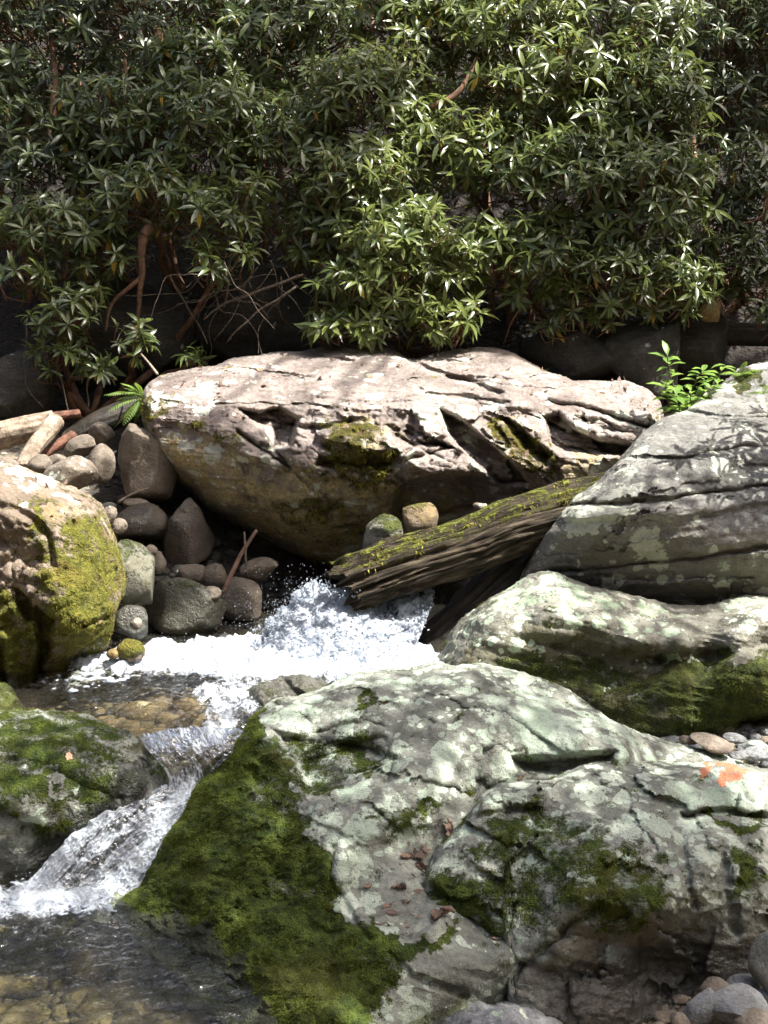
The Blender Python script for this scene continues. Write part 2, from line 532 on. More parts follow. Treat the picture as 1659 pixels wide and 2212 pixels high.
M['canopyleaf'] = leaf_mat('canopy_leaf', (0.05, 0.10, 0.02), (0.09, 0.15, 0.03), (0.09, 0.14, 0.05), 0.5, 0.3, 0.25)
M['dry'] = leaf_mat('dry_brown_leaf', (0.09, 0.058, 0.042), (0.22, 0.14, 0.095), (0.26, 0.18, 0.13), 0.6, 0.3, 0.1)
M['paleleaf'] = leaf_mat('pale_dry_leaf', (0.40, 0.24, 0.15), (0.55, 0.36, 0.24), (0.5, 0.34, 0.24), 0.6, 0.3, 0.1)
M['mossfuzz'] = leaf_mat('green_moss_tuft', (0.026, 0.038, 0.008), (0.138, 0.162, 0.028), (0.08, 0.10, 0.018), 0.8, 0.1, 0.2)
M['mossgold'] = leaf_mat('golden_moss_tuft', (0.16, 0.15, 0.026), (0.38, 0.36, 0.075), (0.2, 0.18, 0.04), 0.8, 0.1, 0.2)

def water_mat(name, tint, clear=0.85, foam_scale=14.0, flow=False):
    """thin clear water: fresnel gloss over a tinted clear layer, white froth where the point attribute foam says"""
    n = NT(name)
    co = n.coord()
    h = n.math('ADD', n.noise(n.mapping(co, scale=(1.0, 1.8, 1)), 12, 4, 0.6, 1.2), n.math('MULTIPLY', n.noise(co, 48, 2, 0.6, 0.5), 0.3))
    nb = n.bump(h, 0.6, 0.03)
    fr = n.new('ShaderNodeFresnel'); fr.inputs['IOR'].default_value = 1.33; n.set(fr.inputs['Normal'], nb)
    gl = n.new('ShaderNodeBsdfGlossy'); gl.inputs['Roughness'].default_value = 0.06; n.set(gl.inputs['Normal'], nb)
    gl.inputs['Color'].default_value = (1, 1, 1, 1)
    tr = n.new('ShaderNodeBsdfTransparent'); tr.inputs['Color'].default_value = tint + (1,)
    df = n.new('ShaderNodeBsdfDiffuse'); df.inputs['Color'].default_value = mul(tint, 0.16) + (1,)
    body = n.new('ShaderNodeMixShader'); body.inputs[0].default_value = clear
    n.t.links.new(df.outputs[0], body.inputs[1]); n.t.links.new(tr.outputs[0], body.inputs[2])
    mx = n.new('ShaderNodeMixShader')
    n.t.links.new(n.math('ADD', n.math('MULTIPLY', fr.outputs[0], 1.15), 0.02, clamp=True), mx.inputs[0])
    n.t.links.new(body.outputs[0], mx.inputs[1]); n.t.links.new(gl.outputs[0], mx.inputs[2])
    fc = co
    if flow:
        cv = n.new('ShaderNodeCombineXYZ'); n.set(cv.inputs[0], n.math('MULTIPLY', n.attr('across'), 1.0)); n.set(cv.inputs[1], n.math('MULTIPLY', n.attr('down'), 0.28))
        fc = cv.outputs[0]
    fn = n.noise(fc, foam_scale, 6, 0.70, 0.8)
    fn2 = n.noise(fc, foam_scale * 5, 3, 0.7, 0.6)
    fm = n.math('ADD', n.attr('foam'), n.math('ADD', n.math('MULTIPLY', n.math('SUBTRACT', fn, 0.5), 1.5), n.math('MULTIPLY', n.math('SUBTRACT', fn2, 0.5), 0.7)))
    ff = n.math('MULTIPLY', n.sstep(fm, 0.42, 0.80), n.sstep(n.attr('foam'), 0.03, 0.2))
    fo = n.bsdf(Base_Color=n.mix(n.sstep(fn2, 0.35, 0.62), (0.34, 0.39, 0.44), (0.62, 0.66, 0.70)), Roughness=0.45, Specular_IOR_Level=0.4, Normal=n.bump(n.math('ADD', fn, n.math('MULTIPLY', fn2, 0.5)), 0.9, 0.03))
    m2 = n.new('ShaderNodeMixShader')
    n.t.links.new(ff, m2.inputs[0]); n.t.links.new(mx.outputs[0], m2.inputs[1]); n.t.links.new(fo, m2.inputs[2])
    return n.done(m2.outputs[0])
M['pool'] = water_mat('clear_brown_pool_water', (0.82, 0.80, 0.66), 0.93)
M['lowpool'] = water_mat('clear_grey_green_pool_water', (0.78, 0.80, 0.62), 0.95)
M['chute'] = water_mat('rushing_water', (0.66, 0.72, 0.66), 0.75, 18.0, True)

def foam_mat():
    n = NT('white_water_splash')
    co = n.coord()
    a = n.noise(co, 60, 4, 0.7, 0.5)
    col = n.mix(n.sstep(n.noise(co, 16, 5, 0.7, 0.8), 0.36, 0.60), (0.30, 0.345, 0.41), (0.60, 0.64, 0.69))
    p = n.bsdf(Base_Color=col, Roughness=0.22, Specular_IOR_Level=0.6, Normal=n.bump(a, 0.5, 0.012))
    tl = n.new('ShaderNodeBsdfTranslucent'); tl.inputs['Color'].default_value = (0.45, 0.50, 0.56, 1)
    mx = n.new('ShaderNodeMixShader'); mx.inputs[0].default_value = 0.42
    n.t.links.new(p, mx.inputs[1]); n.t.links.new(tl.outputs[0], mx.inputs[2])
    return n.done(mx.outputs[0])
M['foam'] = foam_mat()

def log_mat():
    n = NT('weathered_mossy_log')
    co = n.coord()
    al, an = n.attr('along'), n.attr('around')
    cv = n.new('ShaderNodeCombineXYZ'); n.set(cv.inputs[0], n.math('MULTIPLY', al, 1.6)); n.set(cv.inputs[1], n.math('MULTIPLY', an, 18.0))
    g = n.noise(cv.outputs[0], 3.0, 7, 0.65, 0.4)
    f = n.noise(co, 60, 4, 0.7)
    col = n.ramp(g, [(0.34, (0.012, 0.009, 0.006)), (0.47, (0.045, 0.034, 0.022)), (0.56, (0.10, 0.078, 0.05)), (0.72, (0.20, 0.165, 0.115))])
    mp = n.math('ADD', n.attr('moss'), n.math('ADD', n.math('MULTIPLY', n.math('SUBTRACT', g, 0.5), 1.0), n.math('MULTIPLY', n.math('SUBTRACT', n.noise(co, 14, 5, 0.7), 0.5), 1.0)))
    mf = n.sstep(mp, 0.45, 0.62)
    mcol = n.mix(n.sstep(f, 0.35, 0.65), (0.06, 0.07, 0.012), (0.24, 0.25, 0.04))
    col = n.mix(mf, col, mcol)
    h = n.math('ADD', g, n.math('ADD', n.math('MULTIPLY', f, 0.25), n.math('MULTIPLY', mf, 0.3)))
    return n.done(n.bsdf(Base_Color=col, Roughness=0.8, Specular_IOR_Level=0.25, Normal=n.bump(h, 1.0, 0.05)))
M['log'] = log_mat()

# ------------------------------------------------------------------ ground sheet
GPTS = [(-1.5, 4.5, -.70), (-.8, 4.9, -.70), (-2.6, 4.6, -.6), (-1.2, 5.2, -.75), (-.9, 5.5, -.5), (-1.2, 6.1, -.24), (-.7, 5.9, -.26), (-.2, 6.5, -.3),
        (-1.6, 6.5, -.18), (0, 7, -.25), (-.7, 7.15, -.12), (-2.5, 6.3, .0), (-3.2, 7.5, .5), (-1.55, 7.5, .05), (-1.1, 7.6, .05), (-1.5, 8.2, .5), (-2.1, 8.8, .66),
        (-1, 8.7, .42), (-.3, 8.3, -.1), (.5, 7.6, -.25), (1.2, 7.5, -.15), (2.6, 8, .5), (1.9, 8.9, .8), (2.8, 9.0, .9), (0, 9.6, .62), (-2, 9.8, .85), (2, 9.8, .95),
        (1.25, 5.95, -.2), (1.75, 6.1, -.18), (.9, 4.5, -.58), (1.3, 4.45, -.54), (1.2, 3.5, -.56), (0, 5, -.6), (.3, 5.6, -.35), (.2, 4.2, -.6), (-.6, 4.2, -.68),
        (0, 0, .45), (-3, 1, -.2), (3, 1, .4), (-1.5, 2.8, -.75), (1, 2.5, -.4), (-4.5, 5, .4), (4.5, 5, .5), (-6, 9, 1.2), (6, 9, 1.4)]
for gx in (-9, -4, -1.3, 1.3, 4, 9):
    GPTS += [(gx, 10.8, 1.7), (gx, 13, 3.9), (gx, 18, 9.0), (gx, 28, 17.0)]
_gf = rbf([(x, y, z) for x, y, z in GPTS], c=0.35)
def ground_z(x, y):
    x = np.asarray(x, float); y = np.asarray(y, float)
    side = 0.75 * np.maximum(0, np.abs(x) - 6) + 1.05 * np.maximum(0, -y - 2)      # added unseen slopes, raised beside and behind the viewer to block low sky
    x = np.clip(x, -12, 12); y = np.clip(y, -3, 40)
    return _gf(x, y) + np.minimum(side, 30) + 0.035 * fbm(np.stack([x * 2.3, y * 2.3, 0 * x], -1), 3)

gx = np.concatenate([np.linspace(-60, -4.2, 26), np.arange(-4, 4.01, 0.05), np.linspace(4.2, 60, 26)])
gy = np.concatenate([np.linspace(-45, 3.0, 30), np.arange(3.1, 11.5, 0.05), np.linspace(11.8, 70, 30)])
GX, GY = np.meshgrid(gx, gy)
GZ = ground_z(GX, GY)
nx_, ny_ = len(gx), len(gy)
def grid_faces(nr, nc):
    i = np.arange(nr - 1)[:, None] * nc + np.arange(nc - 1)[None]
    return np.stack([i, i + 1, i + nc + 1, i + nc], -1).reshape(-1, 4)
lit = sstep(9.0, 9.8, GY) + sstep(7.1, 7.5, GY) * sstep(0.6, 0.2, GX) * sstep(-1.9, -1.7, GX) + sstep(3.0, 4.2, np.abs(GX))  # middle term darkens the ground, painting in the shade under the slab
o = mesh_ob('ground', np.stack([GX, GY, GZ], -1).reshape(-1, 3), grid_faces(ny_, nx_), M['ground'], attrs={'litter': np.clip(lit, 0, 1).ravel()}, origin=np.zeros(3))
tag(o, 'gravel stream bed and leaf-littered bank rising behind the boulders', kind='structure')

# ------------------------------------------------------------------ boulders
ROCK = {}
def curve(pts, xs, k=7):
    y = np.interp(xs, [p[0] for p in pts], [p[1] for p in pts])
    w = np.hanning(k + 2)[1:-1]; w /= w.sum()
    yp = np.concatenate([np.full(k // 2, y[0]), y, np.full(k // 2, y[-1])])
    return np.convolve(yp, w, 'valid')

def relief(name, label, cat, top, bot, ctrl, mat, feats=(), paint=(), res=3.0, rim=(60, 0.25), rimbot=None, thick=1.0,
           amp=0.02, freq=3.0, ridge=0.0, strata=None, base=None, soft=45.0, k=9, group=None, auto_moss=0.0, fine=0.005):
    """a solid boulder: its visible face follows the traced outline with real distances from ctrl, its hidden back bulges away by thick metres"""
    x0, x1 = top[0][0], top[-1][0]
    nc = max(24, int((x1 - x0) / res))
    t = np.linspace(0, 1, nc)
    xs = x0 + (x1 - x0) * (0.6 * t + 0.4 * (1 - np.cos(math.pi * t)) / 2)
    yt, yb = curve(top, xs, k), curve(bot, xs, k)
    yb = np.maximum(yb, yt + 0.5)
    nr = max(20, int(np.max(yb - yt) / res))
    v = np.linspace(0, 1, nr)
    vc = (1 - np.cos(math.pi * v)) / 2
    v = 0.55 * v + 0.45 * (vc if rimbot else 1 - np.cos(math.pi / 2 * v))
    px = np.broadcast_to(xs[None], (nr, nc)).copy()
    py = yt[None] + v[:, None] * (yb - yt)[None]
    Y = rbf(ctrl, soft)(px, py)
    for f in feats:
        if f[0] == 'poly':
            Y = Y + f[2] * poly_mask(px, py, f[1], f[3])
        elif f[0] == 'line':
            jit = 6 * perlin(np.stack([px / 30, py / 30, 0 * px + f[2] * 10], -1))
            d = seg_dist(px + jit, py + jit * 0.7, f[1])
            Y = Y + f[2] * np.exp(-(d / f[3]) ** 2)
        elif f[0] == 'crag':          # broken, craggy zone
            q = np.stack([px / f[3], py / f[3] * 1.15, np.full_like(px, f[2] * 77)], -1)
            c = fbm(q, 4, 0.55, ridge=True) - 0.25
            c = 0.5 * c + 0.5 * np.floor(c * 4) / 4
            Y = Y - f[2] * c * poly_mask(px, py, f[1], f[4])
        elif f[0] == 'facet':         # flat fracture planes with crisp edges: cells of size (fx, fy) with their own offset and tilt
            _, poly, a, fx, fy, ang, fea, sd = f
            rr = np.random.default_rng(sd)
            c, s = math.cos(math.radians(ang)), math.sin(math.radians(ang))
            wz = fbm(np.stack([px / 35, py / 35, 0 * px + sd], -1), 3, 0.55)
            u_, v_ = (px * c + py * s) / fx + 0.16 * wz, (-px * s + py * c) / fy + 0.16 * wz
            nx0, ny0 = int(np.floor(u_.min())) - 1, int(np.floor(v_.min())) - 1
            shp = (int(u_.max()) - nx0 + 3, int(v_.max()) - ny0 + 3)
            J = rr.random(shp + (5,))
            best = np.full(px.shape, 9e9); val = np.zeros(px.shape)
            iu, iv = np.floor(u_).astype(int), np.floor(v_).astype(int)
            for du in (-1, 0, 1):
                for dv in (-1, 0, 1):
                    q = J[iu + du - nx0, iv + dv - ny0]
                    ex, ey = u_ - (iu + du + q[..., 0]), v_ - (iv + dv + q[..., 1])
                    d = ex * ex + ey * ey
                    w_ = d < best
                    best = np.where(w_, d, best)
                    val = np.where(w_, (q[..., 2] - 0.5) + (q[..., 3] - 0.5) * 1.6 * ex + (q[..., 4] - 0.5) * 1.6 * ey, val)
            Y = Y + a * val * poly_mask(px, py, poly, fea)
        elif f[0] == 'bump':
            (cx, cy, rx, ry, rot), a = f[1], f[2]
            c, s = math.cos(math.radians(rot)), math.sin(math.radians(rot))
            dx, dy = px - cx, py - cy
            q = ((dx * c + dy * s) / rx) ** 2 + ((-dx * s + dy * c) / ry) ** 2
            Y = Y + a * np.exp(-q)
        elif f[0] == 'step':          # one side of the line sits deeper, fading away from it
            pts, a, w, fall = f[1:]
            yl = np.interp(px, [p[0] for p in pts], [p[1] for p in pts])
            inside = sstep(pts[0][0], pts[0][0] + 40, px) * (1 - sstep(pts[-1][0] - 40, pts[-1][0], px))
            yl = yl + 7 * perlin(np.stack([px / 45, 0 * px + a * 31, 0 * px], -1)) + 3 * perlin(np.stack([px / 14, 0 * px + a * 31, 0 * px], -1))
            d = py - yl
            Y = Y + a * sstep(-w, w, d) * np.exp(-np.maximum(d, 0) / fall) * inside
    if strata:
        for (sa, fx, fy, ang, sd) in strata:
            c, s = math.cos(math.radians(ang)), math.sin(math.radians(ang))
            q = np.stack([(px * c + py * s) / fx, (-px * s + py * c) / fy, np.full_like(px, sd)], -1)
            n1 = fbm(q, 3, 0.55)
            n1 = 0.5 * n1 + 0.5 * (np.floor(n1 * 3) + sstep(0.55, 0.95, n1 * 3 - np.floor(n1 * 3))) / 3
            Y = Y + sa * n1
    def roundoff(Y, edge, sign, wd):
        w, dep = wd
        g = np.gradient(edge, xs)
        d = sign * (py - edge[None]) / np.sqrt(1 + np.clip(g, -6, 6) ** 2)[None]
        s = np.clip(d / w, 0, 1)
        return Y + dep * (1 - np.sqrt(np.maximum(0, 1 - (1 - s) ** 2)))
    Y = roundoff(Y, yt, 1, rim)
    if rimbot:
        Y = roundoff(Y, yb, -1, rimbot)
    P = w3(px, py, Y)
    def normals(P):
        du = np.gradient(P, axis=1); dv = np.gradient(P, axis=0)
        N = np.cross(dv, du)
        N /= np.linalg.norm(N, axis=-1)[..., None] + 1e-12
        flip = (N * (P - np.array([0, 0, CAMZ]))).sum(-1) > 0
        N[flip] *= -1
        return N
    N = normals(P)
    off = np.array([xs[0] * 0.01, 3.1, 0.7])
    disp = amp * fbm(P * freq + off, 5, 0.52)
    if ridge:
        disp = disp + ridge * fbm(P * freq * 1.3 - off, 4, 0.55, ridge=True)
    if fine:
        disp = disp + fine * fbm(P * 26 + off, 3, 0.6)
    P = P + N * disp[..., None]
    N = normals(P)
    at = {}
    base = base or {}
    for ch in ('moss', 'lichen', 'stain', 'wet', 'orange'):
        m = np.full(px.shape, base.get(ch, 0.0))
        if ch == 'moss' and auto_moss:
            m = m + auto_moss * sstep(0.2, 0.9, N[..., 2])
        wx = px + 34 * fbm(np.stack([px / 60, py / 60, 0 * px], -1), 5, 0.6)
        wy = py + 34 * fbm(np.stack([px / 60, py / 60, 0 * px + 9], -1), 5, 0.6)
        for (c, poly, val, fea) in paint:
            if c == ch:
                q = poly_mask(wx, wy, poly, fea)
                m = m * (1 - q) + val * q
        at[ch] = m
    # hidden back
    nb = 14
    ve = np.linspace(0, 1, nb + 2)[1:-1]
    taper = np.sqrt(np.clip(1 - (2 * t - 1) ** 6, 0, 1))
    Yt, Yb_ = P[0, :, 1], P[-1, :, 1]
    Yk = Yt[None] * (1 - ve[:, None]) + Yb_[None] * ve[:, None] + thick * np.sqrt(4 * ve * (1 - ve))[:, None] * taper[None]
    pyk = yt[None] + ve[:, None] * (yb - yt)[None]
    fr = np.stack([np.interp(ve, v, Y[:, j]) for j in range(nc)], 1)
    Yk = np.maximum(Yk, fr + 0.06 * np.sqrt(4 * ve * (1 - ve))[:, None])
    B = w3(np.broadcast_to(xs[None], Yk.shape), pyk, Yk)
    V = np.vstack([P.reshape(-1, 3), B.reshape(-1, 3)])
    F = [grid_faces(nr, nc)]
    o0 = nr * nc
    Bf = grid_faces(nb, nc)[:, ::-1] + o0
    j = np.arange(nc - 1)
    st = np.stack([j + 1, j, o0 + j, o0 + j + 1], -1)
    lastF, lastB = (nr - 1) * nc, o0 + (nb - 1) * nc
    sb = np.stack([lastF + j, lastF + j + 1, lastB + j + 1, lastB + j], -1)
    F = np.vstack([F[0], Bf, st, sb])
    attrs = {c: np.concatenate([a.ravel(), np.full(nb * nc, 0.3 if c == 'moss' else base.get(c, 0.0))]) for c, a in at.items()}
    o = mesh_ob(name, V, F, mat, attrs=attrs)
    tag(o, label, cat, group)
    ROCK[label] = dict(o=o, P=P, N=N, px=px, py=py, at=at)
    return ROCK[label]

def fuzz(R, count, length, mat, thr=0.6, poly=None, name='moss', droop=0.35, width=0.16, seed=1):
    """short moss tufts rooted on the mossy part of a boulder: uncountable, so one part"""
    rng = np.random.default_rng(seed)
    P, N, m = R['P'], R['N'], R['at']['moss']
    nr, nc = m.shape
    q = m + 0.45 * fbm(P * 11 + 5.0, 3)
    if 'wet' in R['at']:
        q = q - 0.9 * sstep(0.3, 0.6, R['at']['wet'] + 0.25 * fbm(P * 7, 3))
    ok = q > thr - 0.22
    if poly is not None:
        ok &= poly_in(R['px'], R['py'], poly)
    ok[-1] = False; ok[:, -1] = False
    ii, jj = np.nonzero(ok)
    area = np.linalg.norm(np.cross(P[ii + 1, jj] - P[ii, jj], P[ii, jj + 1] - P[ii, jj]), axis=1)
    dens = area * (0.25 + sstep(-0.3, 0.5, fbm(P[ii, jj] * 14, 2))) * sstep(thr - 0.22, thr + 0.12, q[ii, jj])
    pick = rng.choice(len(ii), count, p=dens / dens.sum())
    i, j = ii[pick], jj[pick]
    a, b = rng.random(count), rng.random(count)
    p = P[i, j] * (1 - a - b + a * b)[:, None] + P[i + 1, j] * (a * (1 - b))[:, None] + P[i, j + 1] * ((1 - a) * b)[:, None] + P[i + 1, j + 1] * (a * b)[:, None]
    n = N[i, j]
    d = n + rng.normal(0, 0.55, (count, 3)) + np.array([0, 0, -droop])
    d /= np.linalg.norm(d, axis=1)[:, None]
    L = length * (0.5 + rng.random(count)) * (0.7 + 0.6 * sstep(-0.3, 0.4, fbm(p * 6, 2)))
    s = np.cross(d, rng.normal(size=(count, 3))); s /= np.linalg.norm(s, axis=1)[:, None]
    w = L * width
    p = p - n * 0.002
    tip = p + d * L[:, None] + np.array([0, 0, -1.0]) * (L * 0.2)[:, None]
    V = np.stack([p - s * w[:, None], p + s * w[:, None], tip], 1).reshape(-1, 3)
    F = np.arange(count * 3).reshape(-1, 3)
    tone = np.clip(0.5 + 0.55 * fbm(p * 4, 3) + rng.normal(0, 0.14, count), 0, 0.98)
    o = mesh_ob(name, V, F, mat, R['o'], True, {'rnd': np.repeat(tone, 3)})
    o['kind'] = 'stuff'
    return o

def on_rock(R, vx, vy):
    d = (R['px'] - vx) ** 2 + (R['py'] - vy) ** 2
    i, j = np.unravel_index(np.argmin(d), d.shape)
    return R['P'][i, j], R['N'][i, j]

# --- the great tilted slab in the middle
_r = np.random.default_rng(42)
CRACKS = []
for _k in range(14):                      # thin bedding cracks running along the top
    _x, _y = _r.uniform(330, 1150), _r.uniform(775, 880)
    _l, _s = _r.uniform(60, 260), _r.uniform(-0.02, 0.14)
    CRACKS.append(('line', [(_x + _l * t, _y + _l * t * _s + _r.normal() * 3) for t in (0, 0.3, 0.6, 1.0)], _r.uniform(0.015, 0.04), _r.uniform(2.0, 3.5)))
for _k in range(7):                      # slanting joints in the broken front
    _x, _y = _r.uniform(480, 1250), _r.uniform(890, 990)
    _l = _r.uniform(30, 110)
    CRACKS.append(('line', [(_x, _y), (_x + _l * 0.5, _y + _l * _r.uniform(0.1, 0.4)), (_x + _l, _y + _l * _r.uniform(0.3, 0.8))], _r.uniform(0.04, 0.10), _r.uniform(3, 5)))
slab = relief('boulder', 'huge sunlit pinkish slab boulder tilting out over the stream below the bushes', 'boulder',
    [(303, 888), (304, 872), (312, 838), (325, 822), (345, 812), (420, 795), (468, 790), (500, 775), (600, 760), (660, 757), (700, 750), (740, 746), (800, 745), (850, 757), (885, 775),
     (900, 772), (960, 757), (1060, 750), (1090, 755), (1115, 765), (1180, 800), (1240, 823), (1300, 820), (1360, 823), (1400, 840), (1425, 865), (1432, 893)],
    [(303, 889), (306, 905), (320, 950), (345, 1000), (390, 1050), (450, 1100), (540, 1150), (620, 1190), (690, 1222), (720, 1232), (760, 1222), (850, 1195), (1000, 1150), (1200, 1100),
     (1330, 1060), (1400, 1000), (1428, 920), (1432, 894)],
    [(310, 860, 8.35), (345, 815, 8.75), (420, 797, 8.9), (500, 778, 9.0), (660, 760, 9.2), (800, 748, 9.3), (960, 760, 9.3), (1060, 752, 9.3), (1180, 803, 8.9), (1300, 823, 8.8), (1400, 850, 8.55),
     (400, 850, 8.35), (500, 850, 8.30), (700, 850, 8.28), (900, 850, 8.28), (1100, 850, 8.32), (1250, 865, 8.4), (1425, 900, 8.3),
     (330, 900, 8.15), (440, 940, 7.95), (560, 1000, 7.82), (700, 1020, 7.76), (850, 1000, 7.78), (640, 920, 7.98), (800, 910, 8.0), (950, 920, 8.0), (1100, 920, 8.05), (1250, 930, 8.05), (1350, 940, 8.1),
     (1000, 1000, 7.84), (1180, 1010, 7.82), (400, 1010, 8.05), (500, 1080, 8.02), (600, 1110, 8.0), (700, 1130, 7.98), (800, 1120, 8.0), (700, 1215, 8.35), (540, 1145, 8.35), (390, 1050, 8.35),
     (950, 1090, 7.98), (1000, 1150, 8.2), (1200, 1080, 8.05), (850, 1195, 8.3), (1330, 1050, 8.2)],
    M['slab'], soft=30, rim=(26, 0.22), rimbot=(34, 0.35), thick=1.5, res=2.4, amp=0.012, freq=2.4, ridge=0.003,
    strata=[(0.012, 260, 13, 3, 1.0), (0.006, 90, 6, 5, 5.0)],
    feats=CRACKS + [('poly', [(516, 884), (560, 890), (602, 880), (645, 905), (630, 965), (588, 970), (570, 925), (540, 908)], 0.22, 5),
           ('poly', [(590, 925), (640, 908), (628, 965), (590, 970)], 0.06, 4),
           ('poly', [(950, 884), (985, 900), (1040, 945), (1110, 1005), (1150, 1045), (1080, 1045), (1010, 985), (968, 935)], 0.28, 6),
           ('poly', [(1086, 905), (1110, 912), (1150, 950), (1196, 982), (1180, 1003), (1130, 965)], 0.20, 6),
           ('poly', [(1176, 902), (1205, 892), (1240, 925), (1300, 955), (1370, 962), (1345, 982), (1230, 984), (1188, 968)], 0.26, 7),
           ('poly', [(1240, 900), (1300, 905), (1360, 935), (1300, 935)], 0.10, 6),
           ('poly', [(865, 1050), (960, 1025), (1060, 1035), (1190, 1062), (1000, 1100), (900, 1120), (850, 1150)], 0.20, 14),
           ('poly', [(868, 985), (900, 965), (1000, 965), (1060, 1005), (1045, 1035), (960, 1020), (880, 1040)], -0.12, 7),
           ('poly', [(900, 890), (945, 888), (962, 940), (930, 955), (895, 950)], -0.08, 5),
           ('poly', [(690, 935), (770, 915), (850, 935), (845, 975), (770, 985), (720, 970)], -0.07, 9),
           ('poly', [(690, 985), (730, 990), (720, 1010), (680, 1005)], 0.10, 6),
           ('poly', [(500, 975), (540, 965), (600, 985), (560, 1000), (510, 998)], -0.05, 6),
           ('poly', [(1190, 985), (1250, 972), (1345, 982), (1280, 1035), (1215, 1040)], -0.10, 8),
           ('facet', [(480, 885), (700, 880), (950, 880), (1180, 890), (1420, 900), (1330, 1050), (1100, 1060), (850, 1060), (640, 1010)], 0.085, 95, 38, 18, 20, 5), ('facet', [(480, 885), (950, 880), (1420, 900), (1330, 1050), (850, 1060), (640, 1010)], 0.03, 40, 18, 24, 20, 6),
           ('facet', [(330, 830), (500, 770), (1100, 755), (1420, 840), (1400, 890), (900, 885), (350, 890)], 0.03, 260, 26, 4, 20, 7), ('facet', [(300, 890), (450, 930), (850, 1050), (1000, 1160), (700, 1240), (400, 1060)], 0.03, 200, 60, 35, 30, 8),
           ('line', [(885, 775), (930, 800), (1010, 822), (1080, 850)], 0.10, 6),
           ('line', [(660, 757), (700, 772), (760, 780)], 0.07, 5),
           ('line', [(560, 905), (690, 925), (760, 910)], 0.06, 5),
           ('line', [(700, 1000), (850, 1000), (1000, 960)], 0.08, 6),
           ('line', [(1180, 870), (1260, 880), (1340, 905), (1400, 925)], 0.10, 6),
           ('line', [(920, 850), (1000, 858), (1100, 872)], 0.06, 5),
           ('step', [(330, 905), (430, 935), (520, 985), (600, 1012), (700, 1030), (850, 1040)], 0.07, 10, 60),
           ('step', [(700, 868), (850, 880), (1000, 876), (1180, 868)], -0.05, 6, 25)],
    base={'moss': 0.14, 'lichen': 0.24, 'stain': 0.05},
    paint=[('stain', [(310, 900), (450, 940), (560, 1010), (850, 1040), (1000, 1060), (1000, 1160), (720, 1240), (540, 1155), (380, 1045)], 0.62, 25),  # underside tone, with bounced light painted into it
           ('stain', [(690, 900), (860, 900), (860, 1040), (690, 1040)], 0.45, 20), ('stain', [(1200, 975), (1345, 975), (1260, 1045), (1200, 1040)], 0.55, 10),
           ('stain', [(1020, 900), (1160, 905), (1220, 1045), (1100, 1050)], 0.45, 14),
           ('moss', [(690, 900), (800, 905), (850, 950), (850, 1050), (760, 1055), (690, 990)], 0.60, 22),
           ('moss', [(1030, 890), (1110, 920), (1200, 1000), (1200, 1055), (1120, 1000), (1050, 940)], 0.58, 14),
           ('moss', [(400, 905), (480, 900), (560, 1000), (860, 1045), (850, 1065), (600, 1030), (440, 960)], 0.5, 16),
           ('moss', ell(330, 880, 26, 22), 0.6, 8), ('moss', [(520, 1090), (720, 1050), (830, 1080), (800, 1180), (720, 1200)], 0.46, 35),
           ('lichen', [(330, 845), (400, 850), (450, 862), (440, 885), (380, 880), (340, 870)], 0.70, 8), ('lichen', [(345, 910), (480, 980), (470, 1015), (380, 985), (330, 930)], 0.50, 10),
           ('lichen', [(895, 890), (965, 885), (960, 950), (900, 955)], 0.62, 8), ('lichen', [(1190, 895), (1290, 895), (1320, 920), (1200, 930)], 0.55, 8),
           ('lichen', [(860, 985), (930, 970), (910, 1010), (870, 1020)], 0.55, 8), ('lichen', [(950, 870), (1120, 875), (1150, 900), (980, 900)], 0.44, 10),
           ('lichen', [(1210, 820), (1420, 840), (1425, 870), (1250, 850)], 0.34, 14)])
fuzz(slab, 14000, 0.012, M['mossgold'], 0.60, None, seed=3)

